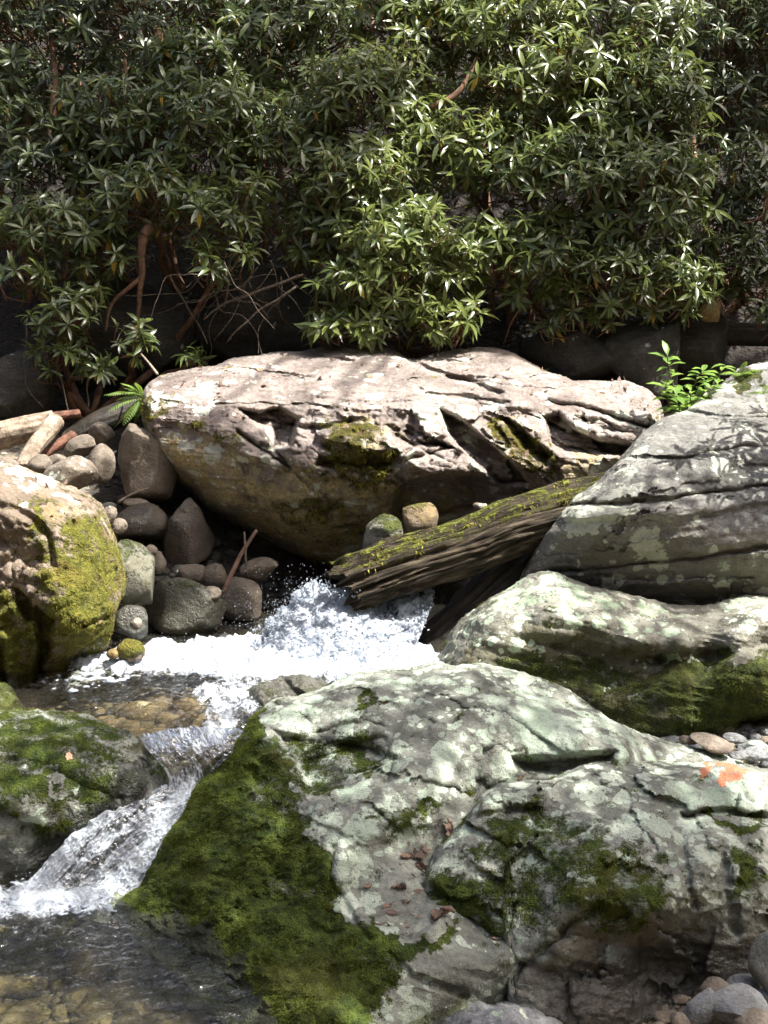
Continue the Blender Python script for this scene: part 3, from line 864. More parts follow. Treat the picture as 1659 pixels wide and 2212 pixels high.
# --- banded boulder at the right
banded = relief('boulder', 'tall grey banded boulder with round pale lichen spots at the right edge', 'boulder',
    [(1112, 1330), (1116, 1285), (1124, 1248), (1150, 1200), (1190, 1132), (1240, 1072), (1290, 1040), (1340, 992), (1400, 927), (1440, 898), (1480, 886), (1510, 862), (1560, 846), (1600, 836), (1659, 832),
     (1760, 860), (1850, 930), (1900, 1060), (1910, 1200)],
    [(1112, 1331), (1118, 1400), (1300, 1440), (1659, 1450), (1850, 1430), (1900, 1300), (1910, 1202)],
    [(1124, 1250, 7.1), (1190, 1135, 7.05), (1290, 1042, 7.2), (1400, 930, 7.55), (1480, 890, 7.8), (1560, 850, 8.05), (1659, 835, 8.2), (1800, 880, 8.3),
     (1300, 1100, 6.92), (1400, 1020, 7.08), (1500, 960, 7.3), (1600, 920, 7.5), (1750, 940, 7.6), (1300, 1130, 6.85), (1450, 1120, 6.86), (1600, 1110, 6.90), (1750, 1110, 6.96), (1500, 1050, 7.02), (1620, 1020, 7.15),
     (1250, 1200, 7.0), (1400, 1200, 6.94), (1550, 1200, 6.86), (1700, 1200, 6.84), (1250, 1300, 7.18), (1400, 1300, 7.12), (1600, 1300, 7.02), (1400, 1430, 7.3), (1700, 1430, 7.2), (1130, 1400, 7.2), (1900, 1200, 7.5)],
    M['banded'], soft=35, rim=(34, 0.20), rimbot=None, thick=1.3, res=2.8, amp=0.012, freq=2.6, ridge=0.003,
    strata=[(0.008, 420, 30, -6, 2.0), (0.004, 200, 7, -8, 7.0)],
    feats=[('facet', [(-400, 700), (2100, 700), (2100, 2500), (-400, 2500)], 0.03, 300, 60, -6, 10, 11), ('line', [(1200, 1090), (1330, 1088), (1450, 1075), (1560, 1062), (1659, 1050), (1800, 1050)], 0.06, 4), ('line', [(1360, 985), (1480, 990), (1570, 970), (1659, 960)], 0.04, 3),
           ('step', [(1130, 1120), (1300, 1122), (1450, 1118), (1560, 1100), (1700, 1080), (1850, 1080)], 0.05, 8, 70),
           ('line', [(1150, 1240), (1300, 1225), (1500, 1205), (1659, 1180)], 0.05, 5), ('line', [(1480, 886), (1560, 900), (1659, 905)], 0.05, 5)],
    base={'moss': 0.0, 'lichen': 0.30, 'stain': 0.1},
    paint=[('stain', [(1130, 1128), (1430, 1125), (1560, 1110), (1800, 1090), (1800, 1450), (1110, 1450)], 0.50, 14),  # lower face toned down, painting in the shade below the overhang
           ('lichen', ell(1200, 1090, 30, 18), 0.62, 10), ('lichen', ell(1265, 1105, 40, 22), 0.6, 10), ('lichen', ell(1330, 1010, 60, 26, -20), 0.55, 14), ('lichen', ell(1450, 1050, 70, 22), 0.5, 14),
           ('lichen', ell(1400, 1200, 40, 60), 0.55, 12), ('lichen', ell(1360, 1270, 60, 40), 0.52, 14), ('lichen', ell(1560, 1010, 70, 30), 0.42, 14), ('lichen', ell(1310, 1135, 18, 12), 0.8, 5),
           ('lichen', ell(1220, 1128, 20, 8), 0.75, 5), ('lichen', ell(1270, 1130, 18, 8), 0.75, 5), ('lichen', ell(1370, 1075, 16, 10), 0.8, 5), ('lichen', ell(1240, 1060, 22, 16), 0.75, 6),
           ('moss', [(1600, 840), (1659, 835), (1700, 850), (1659, 870), (1610, 860)], 0.55, 10), ('moss', [(1480, 1240), (1659, 1200), (1659, 1300), (1500, 1300)], 0.35, 25)])

# --- wave shaped boulder
wave = relief('boulder', 'wave-topped boulder with mint green lichen crest and mossy base behind the pale boulders', 'boulder',
    [(900, 1480), (905, 1460), (925, 1440), (945, 1415), (968, 1370), (1000, 1330), (1060, 1290), (1110, 1262), (1150, 1241), (1190, 1232), (1230, 1245), (1270, 1262), (1350, 1285), (1450, 1306), (1520, 1306),
     (1570, 1294), (1620, 1287), (1659, 1290), (1760, 1310), (1850, 1380), (1880, 1480)],
    [(900, 1481), (910, 1600), (1000, 1700), (1460, 1690), (1560, 1640), (1600, 1612), (1700, 1640), (1840, 1640), (1880, 1482)],
    [(945, 1420, 6.75), (1000, 1332, 6.85), (1100, 1266, 6.9), (1190, 1234, 6.92), (1270, 1264, 6.85), (1450, 1308, 6.78), (1570, 1296, 6.82), (1659, 1292, 6.85), (1850, 1390, 6.8),
     (1060, 1340, 6.55), (1190, 1300, 6.5), (1300, 1320, 6.52), (1400, 1345, 6.55), (1500, 1355, 6.52), (1600, 1335, 6.5), (1659, 1335, 6.5),
     (1000, 1450, 6.42), (1190, 1400, 6.42), (1310, 1375, 6.42), (1400, 1390, 6.36), (1480, 1392, 6.33), (1590, 1370, 6.36),
     (1150, 1480, 6.42), (1300, 1440, 6.50), (1420, 1420, 6.48), (1520, 1420, 6.46), (1659, 1400, 6.46), (1300, 1490, 6.38), (1450, 1470, 6.28), (1560, 1455, 6.24), (1659, 1430, 6.24),
     (1300, 1570, 6.32), (1450, 1560, 6.22), (1560, 1540, 6.20), (1659, 1520, 6.2), (1500, 1620, 6.25), (1590, 1600, 6.28), (1659, 1600, 6.45), (1100, 1650, 6.45), (1840, 1600, 6.5)],
    M['wave'], soft=26, rim=(28, 0.14), thick=0.9, res=3.4, amp=0.014, freq=3.0, ridge=0.006,
    strata=[(0.02, 120, 26, 10, 3.0)],
    feats=[('line', [(1200, 1395), (1330, 1415), (1450, 1422), (1560, 1412), (1659, 1395)], 0.05, 14), ('poly', [(1600, 1560), (1700, 1535), (1800, 1640), (1640, 1640), (1598, 1612)], 0.25, 10)],
    base={'moss': 0.25, 'lichen': 0.22, 'stain': 0.25},
    paint=[('stain', [(960, 1440), (1100, 1360), (1250, 1350), (1400, 1400), (1659, 1410), (1800, 1600), (1000, 1690)], 0.7, 25),
           ('lichen', [(980, 1350), (1100, 1262), (1190, 1235), (1260, 1262), (1290, 1330), (1240, 1360), (1150, 1310), (1080, 1340), (1010, 1360)], 0.60, 16),
           ('lichen', [(1040, 1400), (1110, 1350), (1160, 1340), (1150, 1390), (1080, 1420)], 0.55, 12), ('lichen', [(1250, 1270), (1450, 1320), (1500, 1370), (1380, 1370), (1280, 1320)], 0.48, 16),
           ('lichen', [(1570, 1300), (1659, 1300), (1700, 1360), (1600, 1380), (1560, 1350)], 0.60, 14), ('lichen', [(1440, 1430), (1560, 1415), (1560, 1430), (1450, 1445)], 0.5, 8),
           ('lichen', ell(1285, 1465, 14, 11), 0.95, 4), ('lichen', ell(1260, 1445, 10, 8), 0.95, 4), ('lichen', ell(1310, 1470, 12, 8), 0.9, 4), ('lichen', ell(1195, 1445, 16, 10), 0.9, 4), ('lichen', ell(1180, 1380, 22, 14), 0.75, 6),
           ('moss', [(960, 1440), (1180, 1400), (1300, 1440), (1450, 1440), (1659, 1425), (1800, 1500), (1659, 1570), (1560, 1600), (1200, 1680), (1000, 1690)], 0.58, 22),
           ('moss', [(1380, 1450), (1659, 1420), (1659, 1540), (1560, 1580), (1450, 1540)], 0.72, 18), ('moss', [(1150, 1310), (1350, 1360), (1500, 1410), (1350, 1430), (1200, 1420)], 0.42, 18), ('lichen', [(1150, 1330), (1340, 1385), (1500, 1405), (1340, 1435), (1150, 1400)], 0.1, 14)])
fuzz(wave, 18000, 0.011, M['mossfuzz'], 0.60, None, seed=4)

# --- pale boulder filling the middle of the foreground
fore = relief('boulder', 'large pale lichen-covered boulder with a green mossy flank sloping into the water', 'boulder',
    [(236, 1962), (240, 1950), (252, 1932), (300, 1870), (350, 1800), (390, 1732), (430, 1680), (480, 1630), (520, 1580), (550, 1545), (590, 1512), (650, 1500), (720, 1475), (760, 1456), (830, 1441), (900, 1437),
     (940, 1427), (975, 1438), (1050, 1435), (1110, 1445), (1200, 1475), (1260, 1515), (1330, 1560), (1400, 1585), (1460, 1600), (1530, 1622), (1620, 1650), (1700, 1700)],
    [(236, 1963), (250, 1990), (300, 2040), (400, 2120), (500, 2230), (560, 2330), (650, 2400), (900, 2400), (1150, 2380), (1300, 2300), (1600, 2000), (1700, 1701)],
    [(240, 1950, None, -.45), (290, 1987, None, -.45), (350, 2012, None, -.45), (420, 2052, None, -.45), (500, 2112, None, -.45), (545, 2160, None, -.45), (570, 2230, None, -.46),
     (300, 1872, 5.36), (390, 1735, 5.5), (480, 1632, 5.62), (550, 1548, 5.75), (650, 1503, 5.9), (760, 1460, 6.0), (900, 1440, 6.1), (940, 1430, 6.12), (1110, 1448, 6.1), (1260, 1518, 6.0), (1400, 1588, 5.9), (1530, 1622, 5.85),
     (560, 1600, 5.52), (640, 1570, 5.62), (800, 1530, 5.68), (950, 1510, 5.72), (1100, 1530, 5.68), (1250, 1580, 5.6), (1350, 1620, 5.55),
     (470, 1720, 5.36), (400, 1830, 5.19), (450, 1950, 4.90), (520, 2050, 4.70), (600, 2150, 4.38), (620, 2230, 4.22),
     (620, 1660, 5.40), (700, 1620, 5.48), (850, 1620, 5.44), (1000, 1620, 5.44), (1130, 1650, 5.5), (640, 1745, 5.2), (760, 1700, 5.22), (900, 1690, 5.24), (1000, 1680, 5.38),
     (560, 1800, 5.12), (600, 1900, 4.98), (700, 2000, 4.72), (680, 1800, 5.04), (730, 1860, 4.9), (740, 1940, 4.80), (850, 1820, 4.98), (950, 1780, 5.14), (850, 1900, 4.84), (850, 1980, 4.68), (950, 1960, 4.72),
     (780, 2010, 4.62), (900, 2050, 4.54), (1000, 2030, 4.6), (870, 2080, 4.46), (840, 2150, 4.36), (800, 2212, 4.22), (950, 2120, 4.42), (1050, 2080, 4.5), (1110, 2060, 4.58), (1000, 2160, 4.46), (740, 2100, 4.45), (700, 2212, 4.2),
     (950, 1860, 5.04), (1000, 1900, 5.08), (1060, 1990, 4.86), (1040, 1800, 5.25), (1120, 1750, 5.5), (1100, 1850, 5.4), (1200, 1900, 5.5), (1300, 2200, 5.3), (900, 2300, 4.3), (600, 2330, 4.25), (1600, 1950, 5.7)],
    M['fore'], soft=24, rim=(30, 0.16), thick=0.9, res=3.5, amp=0.014, freq=2.4, ridge=0.003,
    strata=[(0.005, 160, 26, 14, 4.0)],
    feats=[('crag', [(240, 1960), (400, 1720), (550, 1560), (640, 1700), (700, 1850), (760, 1990), (850, 2080), (800, 2300), (560, 2300)], 0.035, 85, 40), ('facet', [(560, 1560), (900, 1440), (1330, 1560), (1100, 1700), (950, 1780), (700, 1830)], 0.03, 190, 60, 18, 40, 13),
           ('line', [(620, 1600), (760, 1605), (850, 1640), (830, 1690)], 0.05, 9), ('poly', [(650, 1640), (800, 1600), (830, 1640), (760, 1700), (660, 1700)], 0.07, 12),
           ('step', [(640, 1630), (720, 1605), (800, 1592), (850, 1590)], 0.06, 6, 50), ('poly', [(1110, 1640), (1200, 1640), (1330, 1625), (1300, 1672), (1130, 1668)], 0.12, 12),
           ('step', [(560, 1570), (650, 1590), (760, 1560), (860, 1570)], 0.04, 8, 40), ('line', [(720, 1830), (715, 1900), (760, 1980), (800, 2030)], 0.03, 8),
           ('poly', [(760, 1840), (860, 1800), (960, 1790), (990, 1880), (960, 1960), (880, 2010), (800, 1990), (750, 1930)], 0.05, 22), ('step', [(780, 2000), (880, 2030), (980, 1975)], -0.05, 8, 40),
           ('line', [(840, 2060), (890, 2110), (1000, 2150)], 0.03, 8)],
    base={'moss': 0.27, 'lichen': 0.48, 'stain': 0.0},
    paint=[('moss', [(240, 1945), (400, 1700), (550, 1535), (575, 1560), (560, 1610), (620, 1650), (640, 1750), (660, 1800), (720, 1840), (715, 1930), (770, 1990), (800, 2060), (870, 2075), (840, 2150), (800, 2220), (560, 2400), (230, 2100)], 0.80, 22),
           ('lichen', [(240, 1945), (400, 1700), (550, 1535), (575, 1560), (560, 1610), (620, 1650), (640, 1750), (660, 1800), (720, 1840), (715, 1930), (770, 1990), (800, 2060), (870, 2075), (840, 2150), (800, 2220), (560, 2400), (230, 2100)], 0.05, 10),
           ('moss', [(560, 1610), (640, 1590), (720, 1580), (800, 1600), (830, 1660), (740, 1700), (640, 1730)], 0.55, 12), ('moss', ell(780, 1515, 40, 14), 0.6, 8), ('moss', [(780, 1760), (880, 1735), (960, 1720), (900, 1780), (800, 1790)], 0.6, 10),
           ('moss', ell(930, 1700, 50, 16), 0.45, 10), ('moss', ell(820, 1885, 40, 16, -20), 0.5, 8), ('moss', [(700, 1985), (800, 1995), (880, 2035), (960, 2010), (990, 2010), (980, 2035), (880, 2075), (780, 2050)], 0.72, 9),
           ('lichen', [(640, 1745), (760, 1700), (900, 1690), (980, 1710), (900, 1780), (790, 1830), (700, 1825)], 0.64, 14), ('lichen', [(715, 1850), (790, 1820), (860, 1850), (850, 1880), (780, 1890), (780, 1930), (720, 1920)], 0.72, 10),
           ('lichen', [(630, 1615), (700, 1600), (810, 1595), (815, 1608), (720, 1628), (640, 1640)], 0.75, 7), ('lichen', [(560, 1530), (680, 1510), (690, 1580), (620, 1600), (570, 1570)], 0.58, 12),
           ('lichen', [(800, 1890), (900, 1830), (960, 1800), (980, 1900), (940, 1980), (1090, 2030), (1120, 2060), (1000, 2140), (880, 2110), (900, 2040), (850, 1990), (800, 1960)], 0.06, 14),
           ('lichen', [(1100, 1590), (1220, 1580), (1260, 1620), (1140, 1640)], 0.62, 14), ('lichen', [(940, 2030), (1090, 2020), (1060, 2060), (960, 2060)], 0.6, 8), ('lichen', [(870, 2080), (910, 2100), (880, 2212), (830, 2212)], 0.55, 10),
           ('lichen', [(840, 1450), (1110, 1450), (1260, 1530), (1330, 1590), (1100, 1600), (900, 1560)], 0.58, 20), ('wet', [(230, 1930), (300, 1950), (400, 1980), (520, 2060), (600, 2190), (560, 2300), (200, 2200)], 0.75, 25),
           ('stain', [(560, 1900), (700, 2000), (640, 2110), (500, 2030)], 0.6, 30), ('moss', [(600, 1640), (650, 1700), (610, 1800), (540, 1790), (520, 1700)], 0.62, 30), ('moss', [(520, 1880), (640, 1870), (680, 1950), (560, 1960)], 0.6, 30), ('stain', [(900, 1430), (1010, 1440), (960, 1470)], 0.35, 10), ('wet', [(1110, 1648), (1300, 1640), (1290, 1670), (1130, 1670)], 0.4, 10)])  # last entry darkens the recess between the two pale boulders
fuzz(fore, 110000, 0.010, M['mossfuzz'], 0.62, None, seed=5)

# --- boulder at the lower right
right = relief('boulder', 'humped boulder with white lichen, moss patches and dark brown underside at lower right', 'boulder',
    [(868, 1985), (880, 1958), (905, 1920), (925, 1872), (945, 1838), (1000, 1770), (1040, 1712), (1085, 1688), (1160, 1682), (1200, 1676), (1250, 1652), (1310, 1635), (1380, 1637), (1450, 1645), (1560, 1648), (1659, 1662),
     (1780, 1720), (1870, 1830), (1900, 1950)],
    [(868, 1986), (885, 2000), (960, 1990), (1010, 1996), (1085, 2030), (1100, 2120), (1104, 2400), (1500, 2400), (1800, 2330), (1880, 2150), (1900, 1951)],
    [(900, 1950, 4.80), (945, 1842, 4.92), (1040, 1715, 5.08), (1160, 1685, 5.16), (1310, 1638, 5.5), (1450, 1647, 5.5), (1659, 1665, 5.5), (1850, 1800, 5.3),
     (1000, 1830, 4.92), (1080, 1760, 5.02), (1180, 1745, 5.06), (1300, 1690, 5.22), (1450, 1690, 5.24), (1600, 1700, 5.24), (1300, 1735, 5.1), (1450, 1745, 5.1), (1600, 1760, 5.12),
     (1300, 1765, 4.98), (1420, 1775, 4.94), (1520, 1800, 4.92), (1640, 1810, 4.96),
     (960, 1930, 4.78), (1050, 1900, 4.78), (1000, 1985, 4.74), (1090, 1990, 4.66), (1150, 1900, 4.72), (1250, 1850, 4.76), (1350, 1830, 4.78), (1450, 1850, 4.74), (1550, 1870, 4.72), (1250, 1930, 4.52), (1350, 1930, 4.50), (1450, 1950, 4.52),
     (1180, 2020, 4.58), (1300, 2020, 4.58), (1400, 2060, 4.64), (1500, 1990, 4.64), (1600, 1960, 4.64), (1125, 2090, 4.54), (1250, 2110, 4.56), (1400, 2130, 4.6), (1520, 2080, 4.64), (1640, 2050, 4.66), (1200, 2200, 4.46), (1350, 2200, 4.52), (1500, 2180, 4.6), (1659, 2160, 4.62),
     (1200, 2380, 4.6), (1700, 2300, 4.9)],
    M['fore'], soft=24, rim=(34, 0.18), thick=0.9, res=3.4, amp=0.016, freq=2.6, ridge=0.004,
    strata=[(0.008, 130, 24, 12, 14.0)], rimbot=(18, 0.10),
    feats=[('line', [(1480, 1765), (1560, 1752), (1659, 1768), (1750, 1790)], 0.08, 8), ('facet', [(1100, 2080), (1200, 1990), (1450, 1930), (1900, 1950), (1800, 2400), (1100, 2400)], 0.06, 120, 90, 60, 30, 15),
           ('crag', [(1400, 1770), (1659, 1790), (1659, 1980), (1440, 1980)], 0.02, 40, 25), ('facet', [(900, 1950), (1050, 1690), (1450, 1640), (1700, 1680), (1600, 1900), (1300, 1990), (1000, 1990)], 0.045, 150, 75, 25, 25, 16),
           ('line', [(1100, 2110), (1180, 2050), (1240, 1990), (1300, 1960)], 0.04, 10), ('line', [(1560, 1850), (1575, 1930), (1590, 2010)], 0.05, 12), ('line', [(1470, 1800), (1480, 1880), (1500, 1960)], 0.03, 8),
           ('step', [(1000, 1770), (1100, 1740), (1180, 1745)], 0.04, 8, 40), ('bump', (1200, 2060, 50, 35, 0), -0.03), ('bump', (1330, 2080, 60, 30, 20), -0.05), ('bump', (1450, 2110, 60, 40, 0), 0.05)],
    base={'moss': 0.28, 'lichen': 0.42, 'stain': 0.0},
    paint=[('orange', [(1485, 1655), (1560, 1650), (1625, 1665), (1600, 1684), (1530, 1678)], 0.95, 9), ('stain', [(1120, 2060), (1200, 2010), (1300, 1970), (1450, 1960), (1560, 2000), (1700, 1960), (1900, 2100), (1700, 2400), (1100, 2400)], 0.66, 40), ('lichen', [(1120, 2060), (1200, 2010), (1300, 1970), (1450, 1960), (1560, 2000), (1700, 1960), (1900, 2100), (1700, 2400), (1100, 2400)], 0.05, 18),
           ('wet', [(1180, 2080), (1380, 2020), (1500, 2000), (1700, 2000), (1900, 2200), (1400, 2300), (1150, 2250)], 0.62, 40), ('wet', [(1560, 1840), (1659, 1850), (1700, 1990), (1590, 2000)], 0.35, 20),  # wet tone here paints in the shade on the overhanging lower face
           ('lichen', [(1000, 1790), (1060, 1700), (1200, 1682), (1310, 1640), (1659, 1665), (1659, 1740), (1400, 1735), (1240, 1740), (1190, 1760), (1120, 1720), (1040, 1790)], 0.56, 14),
           ('lichen', [(930, 1880), (1010, 1800), (1030, 1860), (960, 1900)], 0.6, 8), ('lichen', [(1080, 1900), (1140, 1840), (1200, 1820), (1190, 1880), (1120, 1920)], 0.72, 9), ('lichen', [(1200, 1830), (1320, 1760), (1450, 1750), (1440, 1790), (1300, 1830), (1230, 1860)], 0.62, 12),
           ('lichen', [(1440, 1760), (1560, 1800), (1520, 1960), (1470, 1980), (1450, 1880), (1400, 1850)], 0.55, 14), ('lichen', ell(1050, 1860, 22, 14, -20), 0.8, 6),
           ('moss', [(880, 1970), (960, 1880), (1040, 1790), (1130, 1740), (1280, 1745), (1330, 1800), (1440, 1850), (1470, 1930), (1380, 2010), (1200, 2030), (1090, 2030), (960, 2000)], 0.54, 60), ('moss', [(890, 1970), (960, 1900), (1060, 1900), (1060, 1985), (980, 2005)], 0.66, 30), ('moss', [(1190, 1890), (1300, 1850), (1420, 1870), (1430, 1930), (1330, 1980), (1200, 1960)], 0.62, 30), ('moss', [(1060, 1750), (1140, 1745), (1150, 1790), (1080, 1820)], 0.6, 20), ('moss', [(1500, 1755), (1659, 1765), (1659, 1800), (1540, 1775)], 0.7, 8), ('moss', [(1570, 1820), (1659, 1830), (1659, 1950), (1590, 1950)], 0.6, 14)])
fuzz(right, 36000, 0.009, M['mossfuzz'], 0.62, None, seed=6)

# --- rough stone wedged at the foot of the two pale boulders
foot = relief('boulder', 'low dark grey rough stone at the bottom edge between the two pale boulders', 'stone',
    [(905, 2290), (915, 2230), (950, 2195), (985, 2178), (1040, 2168), (1110, 2172), (1170, 2180), (1230, 2205), (1290, 2260), (1310, 2330)],
    [(905, 2291), (930, 2400), (1280, 2400), (1310, 2331)],
    [(920, 2230, 4.4), (1000, 2180, 4.42), (1100, 2175, 4.45), (1230, 2210, 4.45), (1000, 2210, 4.26), (1100, 2205, 4.24), (1200, 2240, 4.28), (1000, 2300, 4.2), (1100, 2380, 4.2), (1290, 2300, 4.4)],
    M['river'], rim=(24, 0.08), thick=0.4, res=3.2, amp=0.02, freq=6, ridge=0.012, base={'lichen': 0.1})

# --- left sunlit boulder
leftb = relief('boulder', 'rounded boulder with golden-green moss glowing in the sun at the left edge', 'boulder',
    [(-260, 1250), (-240, 1120), (-150, 1020), (0, 1000), (40, 1010), (100, 1030), (150, 1050), (200, 1077), (225, 1105), (242, 1142), (256, 1185), (268, 1215), (273, 1243)],
    [(-260, 1251), (-240, 1400), (-100, 1540), (0, 1510), (50, 1500), (100, 1485), (160, 1462), (215, 1440), (236, 1405), (243, 1350), (252, 1305), (268, 1275), (273, 1244)],
    [(0, 1003, 7.15), (100, 1033, 7.12), (200, 1080, 7.05), (242, 1145, 6.98), (270, 1240, 6.95), (-200, 1080, 7.0), (0, 1050, 6.75), (100, 1080, 6.74), (180, 1120, 6.74), (220, 1180, 6.76),
     (0, 1100, 6.55), (60, 1100, 6.56), (105, 1150, 6.52), (150, 1170, 6.56), (200, 1240, 6.62), (20, 1180, 6.52), (80, 1220, 6.50), (120, 1250, 6.44), (160, 1280, 6.46), (220, 1290, 6.6), (20, 1300, 6.5), (60, 1350, 6.48), (140, 1370, 6.44), (200, 1370, 6.56),
     (10, 1420, 6.5), (80, 1460, None, -.02), (150, 1447, None, -.02), (215, 1422, None, -.02), (0, 1492, None, -.02), (-150, 1300, 6.5), (-100, 1480, 6.4), (-220, 1300, 6.7)],
    M['left'], soft=22, rim=(26, 0.16), rimbot=(8, 0.1), thick=0.8, res=2.8, amp=0.018, freq=3.2, ridge=0.009,
    feats=[('line', [(-40, 1085), (20, 1095), (70, 1120), (105, 1160), (112, 1220)], 0.05, 9), ('poly', [(35, 1270), (60, 1290), (75, 1340), (55, 1345), (38, 1310)], 0.16, 7), ('poly', [(78, 1310), (95, 1330), (115, 1340), (108, 1400), (90, 1440), (100, 1480), (70, 1470), (80, 1400)], 0.22, 8),
           ('line', [(250, 1325), (210, 1345), (180, 1352)], 0.05, 6), ('poly', [(-40, 1380), (5, 1390), (15, 1480), (-40, 1500)], 0.2, 8), ('bump', (40, 1180, 35, 50, 0), 0.05), ('crag', [(-60, 1110), (80, 1130), (110, 1250), (100, 1460), (-60, 1480)], 0.035, 55, 20), ('crag', [(120, 1160), (270, 1200), (240, 1400), (130, 1440)], 0.02, 45, 20)],
    base={'moss': 0.46, 'lichen': 0.10, 'stain': 0.25},
    paint=[('moss', [(110, 1130), (200, 1130), (250, 1200), (272, 1250), (240, 1330), (230, 1410), (130, 1450), (120, 1300)], 0.66, 30), ('moss', [(0, 1290), (60, 1300), (110, 1350), (90, 1470), (0, 1490)], 0.62, 18), ('moss', ell(90, 1160, 18, 50), 0.6, 10),
           ('stain', [(190, 1120), (240, 1150), (272, 1240), (250, 1300), (210, 1230)], 0.6, 14), ('stain', [(60, 1060), (180, 1090), (200, 1130), (100, 1120)], 0.55, 14), ('moss', [(-40, 1000), (120, 1036), (180, 1080), (60, 1075), (-40, 1060)], 0.1, 14), ('lichen', [(-40, 1000), (100, 1034), (170, 1070), (60, 1070), (-40, 1050)], 0.52, 12),
           ('lichen', [(70, 1130), (105, 1160), (100, 1200), (80, 1190)], 0.62, 7), ('moss', [(-40, 1090), (60, 1110), (70, 1250), (20, 1270), (-40, 1250)], 0.2, 14), ('wet', [(-40, 1440), (60, 1460), (220, 1415), (240, 1440), (0, 1520)], 0.5, 12)])
fuzz(leftb, 20000, 0.008, M['mossgold'], 0.60, None, seed=7)

# --- mossy boulder low at the left
lmoss = relief('boulder', 'broad dark mossy boulder beside the little waterfall at lower left', 'boulder',
    [(-330, 1800), (-300, 1650), (-200, 1550), (-60, 1530), (0, 1532), (60, 1535), (150, 1540), (220, 1552), (270, 1572), (310, 1602), (340, 1640), (362, 1668), (374, 1690)],
    [(-330, 1801), (-300, 2000), (-150, 2080), (0, 2000), (40, 1955), (70, 1925), (115, 1850), (168, 1800), (240, 1758), (330, 1729), (366, 1712), (374, 1691)],
    [(0, 1535, 5.95), (150, 1543, 5.92), (270, 1575, 5.82), (340, 1642, 5.66), (370, 1690, 5.58), (-200, 1560, 5.9), (0, 1600, 5.62), (120, 1610, 5.62), (230, 1630, 5.58), (300, 1670, 5.54), (0, 1680, 5.44), (100, 1690, 5.42), (200, 1700, 5.44),
     (300, 1715, 5.5), (0, 1740, 5.34), (60, 1760, 5.32), (100, 1790, 5.34), (170, 1760, 5.38), (230, 1770, 5.46), (0, 1820, 5.32), (60, 1860, 5.34), (110, 1850, 5.38), (0, 1940, 5.36), (60, 1930, 5.38), (-200, 1750, 5.3), (-200, 1950, 5.3), (0, 2000, 5.4)],
    M['fore'], soft=24, rim=(22, 0.12), rimbot=(8, 0.1), thick=0.7, res=3.0, amp=0.022, freq=3.4, ridge=0.01,
    feats=[('step', [(-60, 1730), (20, 1745), (90, 1790), (160, 1800)], 0.06, 10, 70), ('line', [(0, 1640), (100, 1655), (180, 1700), (260, 1720)], 0.025, 10), ('poly', [(300, 1640), (375, 1680), (372, 1712), (310, 1720)], 0.05, 14)],
    base={'moss': 0.52, 'lichen': 0.16, 'stain': 0.1},
    paint=[('moss', [(-60, 1560), (150, 1570), (250, 1640), (200, 1730), (60, 1720), (-60, 1680)], 0.64, 40), ('lichen', [(60, 1650), (180, 1690), (170, 1710), (60, 1670)], 0.46, 8), ('lichen', [(0, 1540), (120, 1545), (60, 1556)], 0.5, 8), ('moss', [(60, 1660), (170, 1695), (165, 1708), (60, 1672)], 0.3, 8),
           ('moss', [(-60, 1745), (40, 1745), (90, 1775), (40, 1790), (-60, 1775)], 0.3, 10), ('lichen', [(-60, 1745), (40, 1745), (90, 1770), (40, 1780), (-60, 1770)], 0.5, 10),
           ('wet', [(300, 1630), (380, 1680), (370, 1720), (200, 1790), (110, 1860), (60, 1960), (-60, 2050), (-60, 1800), (90, 1830), (200, 1740)], 0.85, 22), ('moss', [(-60, 1810), (100, 1830), (60, 1960), (-60, 2040)], 0.2, 14), ('moss', [(320, 1640), (374, 1690), (330, 1735), (300, 1700)], 0.2, 10)])
fuzz(lmoss, 36000, 0.010, M['mossfuzz'], 0.6, None, seed=8)
lsm = relief('boulder', 'small dark mossy rock at the left edge just above the broad mossy boulder', 'rock',
    [(-60, 1520), (-50, 1480), (-10, 1468), (15, 1478), (35, 1500), (52, 1522), (62, 1545)], [(-60, 1521), (-50, 1580), (55, 1580), (62, 1546)],
    [(0, 1472, 6.4), (30, 1500, 6.35), (0, 1510, 6.2), (30, 1530, 6.2), (-50, 1520, 6.25), (0, 1570, 6.2)], M['wave'], rim=(14, 0.06), thick=0.3, res=2.5, amp=0.012, freq=6, base={'moss': 0.6, 'stain': 0.4})
fuzz(lsm, 2500, 0.010, M['mossfuzz'], 0.6, seed=18)

# --- two lumps standing in the pool, and a boulder behind at the right
pool_rock = relief('boulder', 'dark wet mossy rock with two lumps in the pool behind the pale boulder', 'rock',
    [(524, 1502), (528, 1490), (545, 1480), (575, 1470), (600, 1461), (640, 1457), (670, 1462), (700, 1472), (730, 1482), (760, 1500)],
    [(524, 1503), (535, 1525), (560, 1540), (620, 1550), (700, 1550), (750, 1530), (760, 1501)],
    [(530, 1495, 6.35), (575, 1472, 6.4), (640, 1459, 6.45), (710, 1475, 6.5), (560, 1500, 6.2), (610, 1490, 6.22), (660, 1480, 6.28), (720, 1500, 6.35), (560, 1530, 6.15), (640, 1540, 6.15)],
    M['wave'], soft=10, rim=(10, 0.05), rimbot=(6, 0.05), thick=0.35, res=2.0, amp=0.014, freq=7, base={'moss': 0.45, 'stain': 0.5, 'wet': 0.55},
    feats=[('line', [(608, 1460), (625, 1485), (660, 1510)], 0.07, 7)])
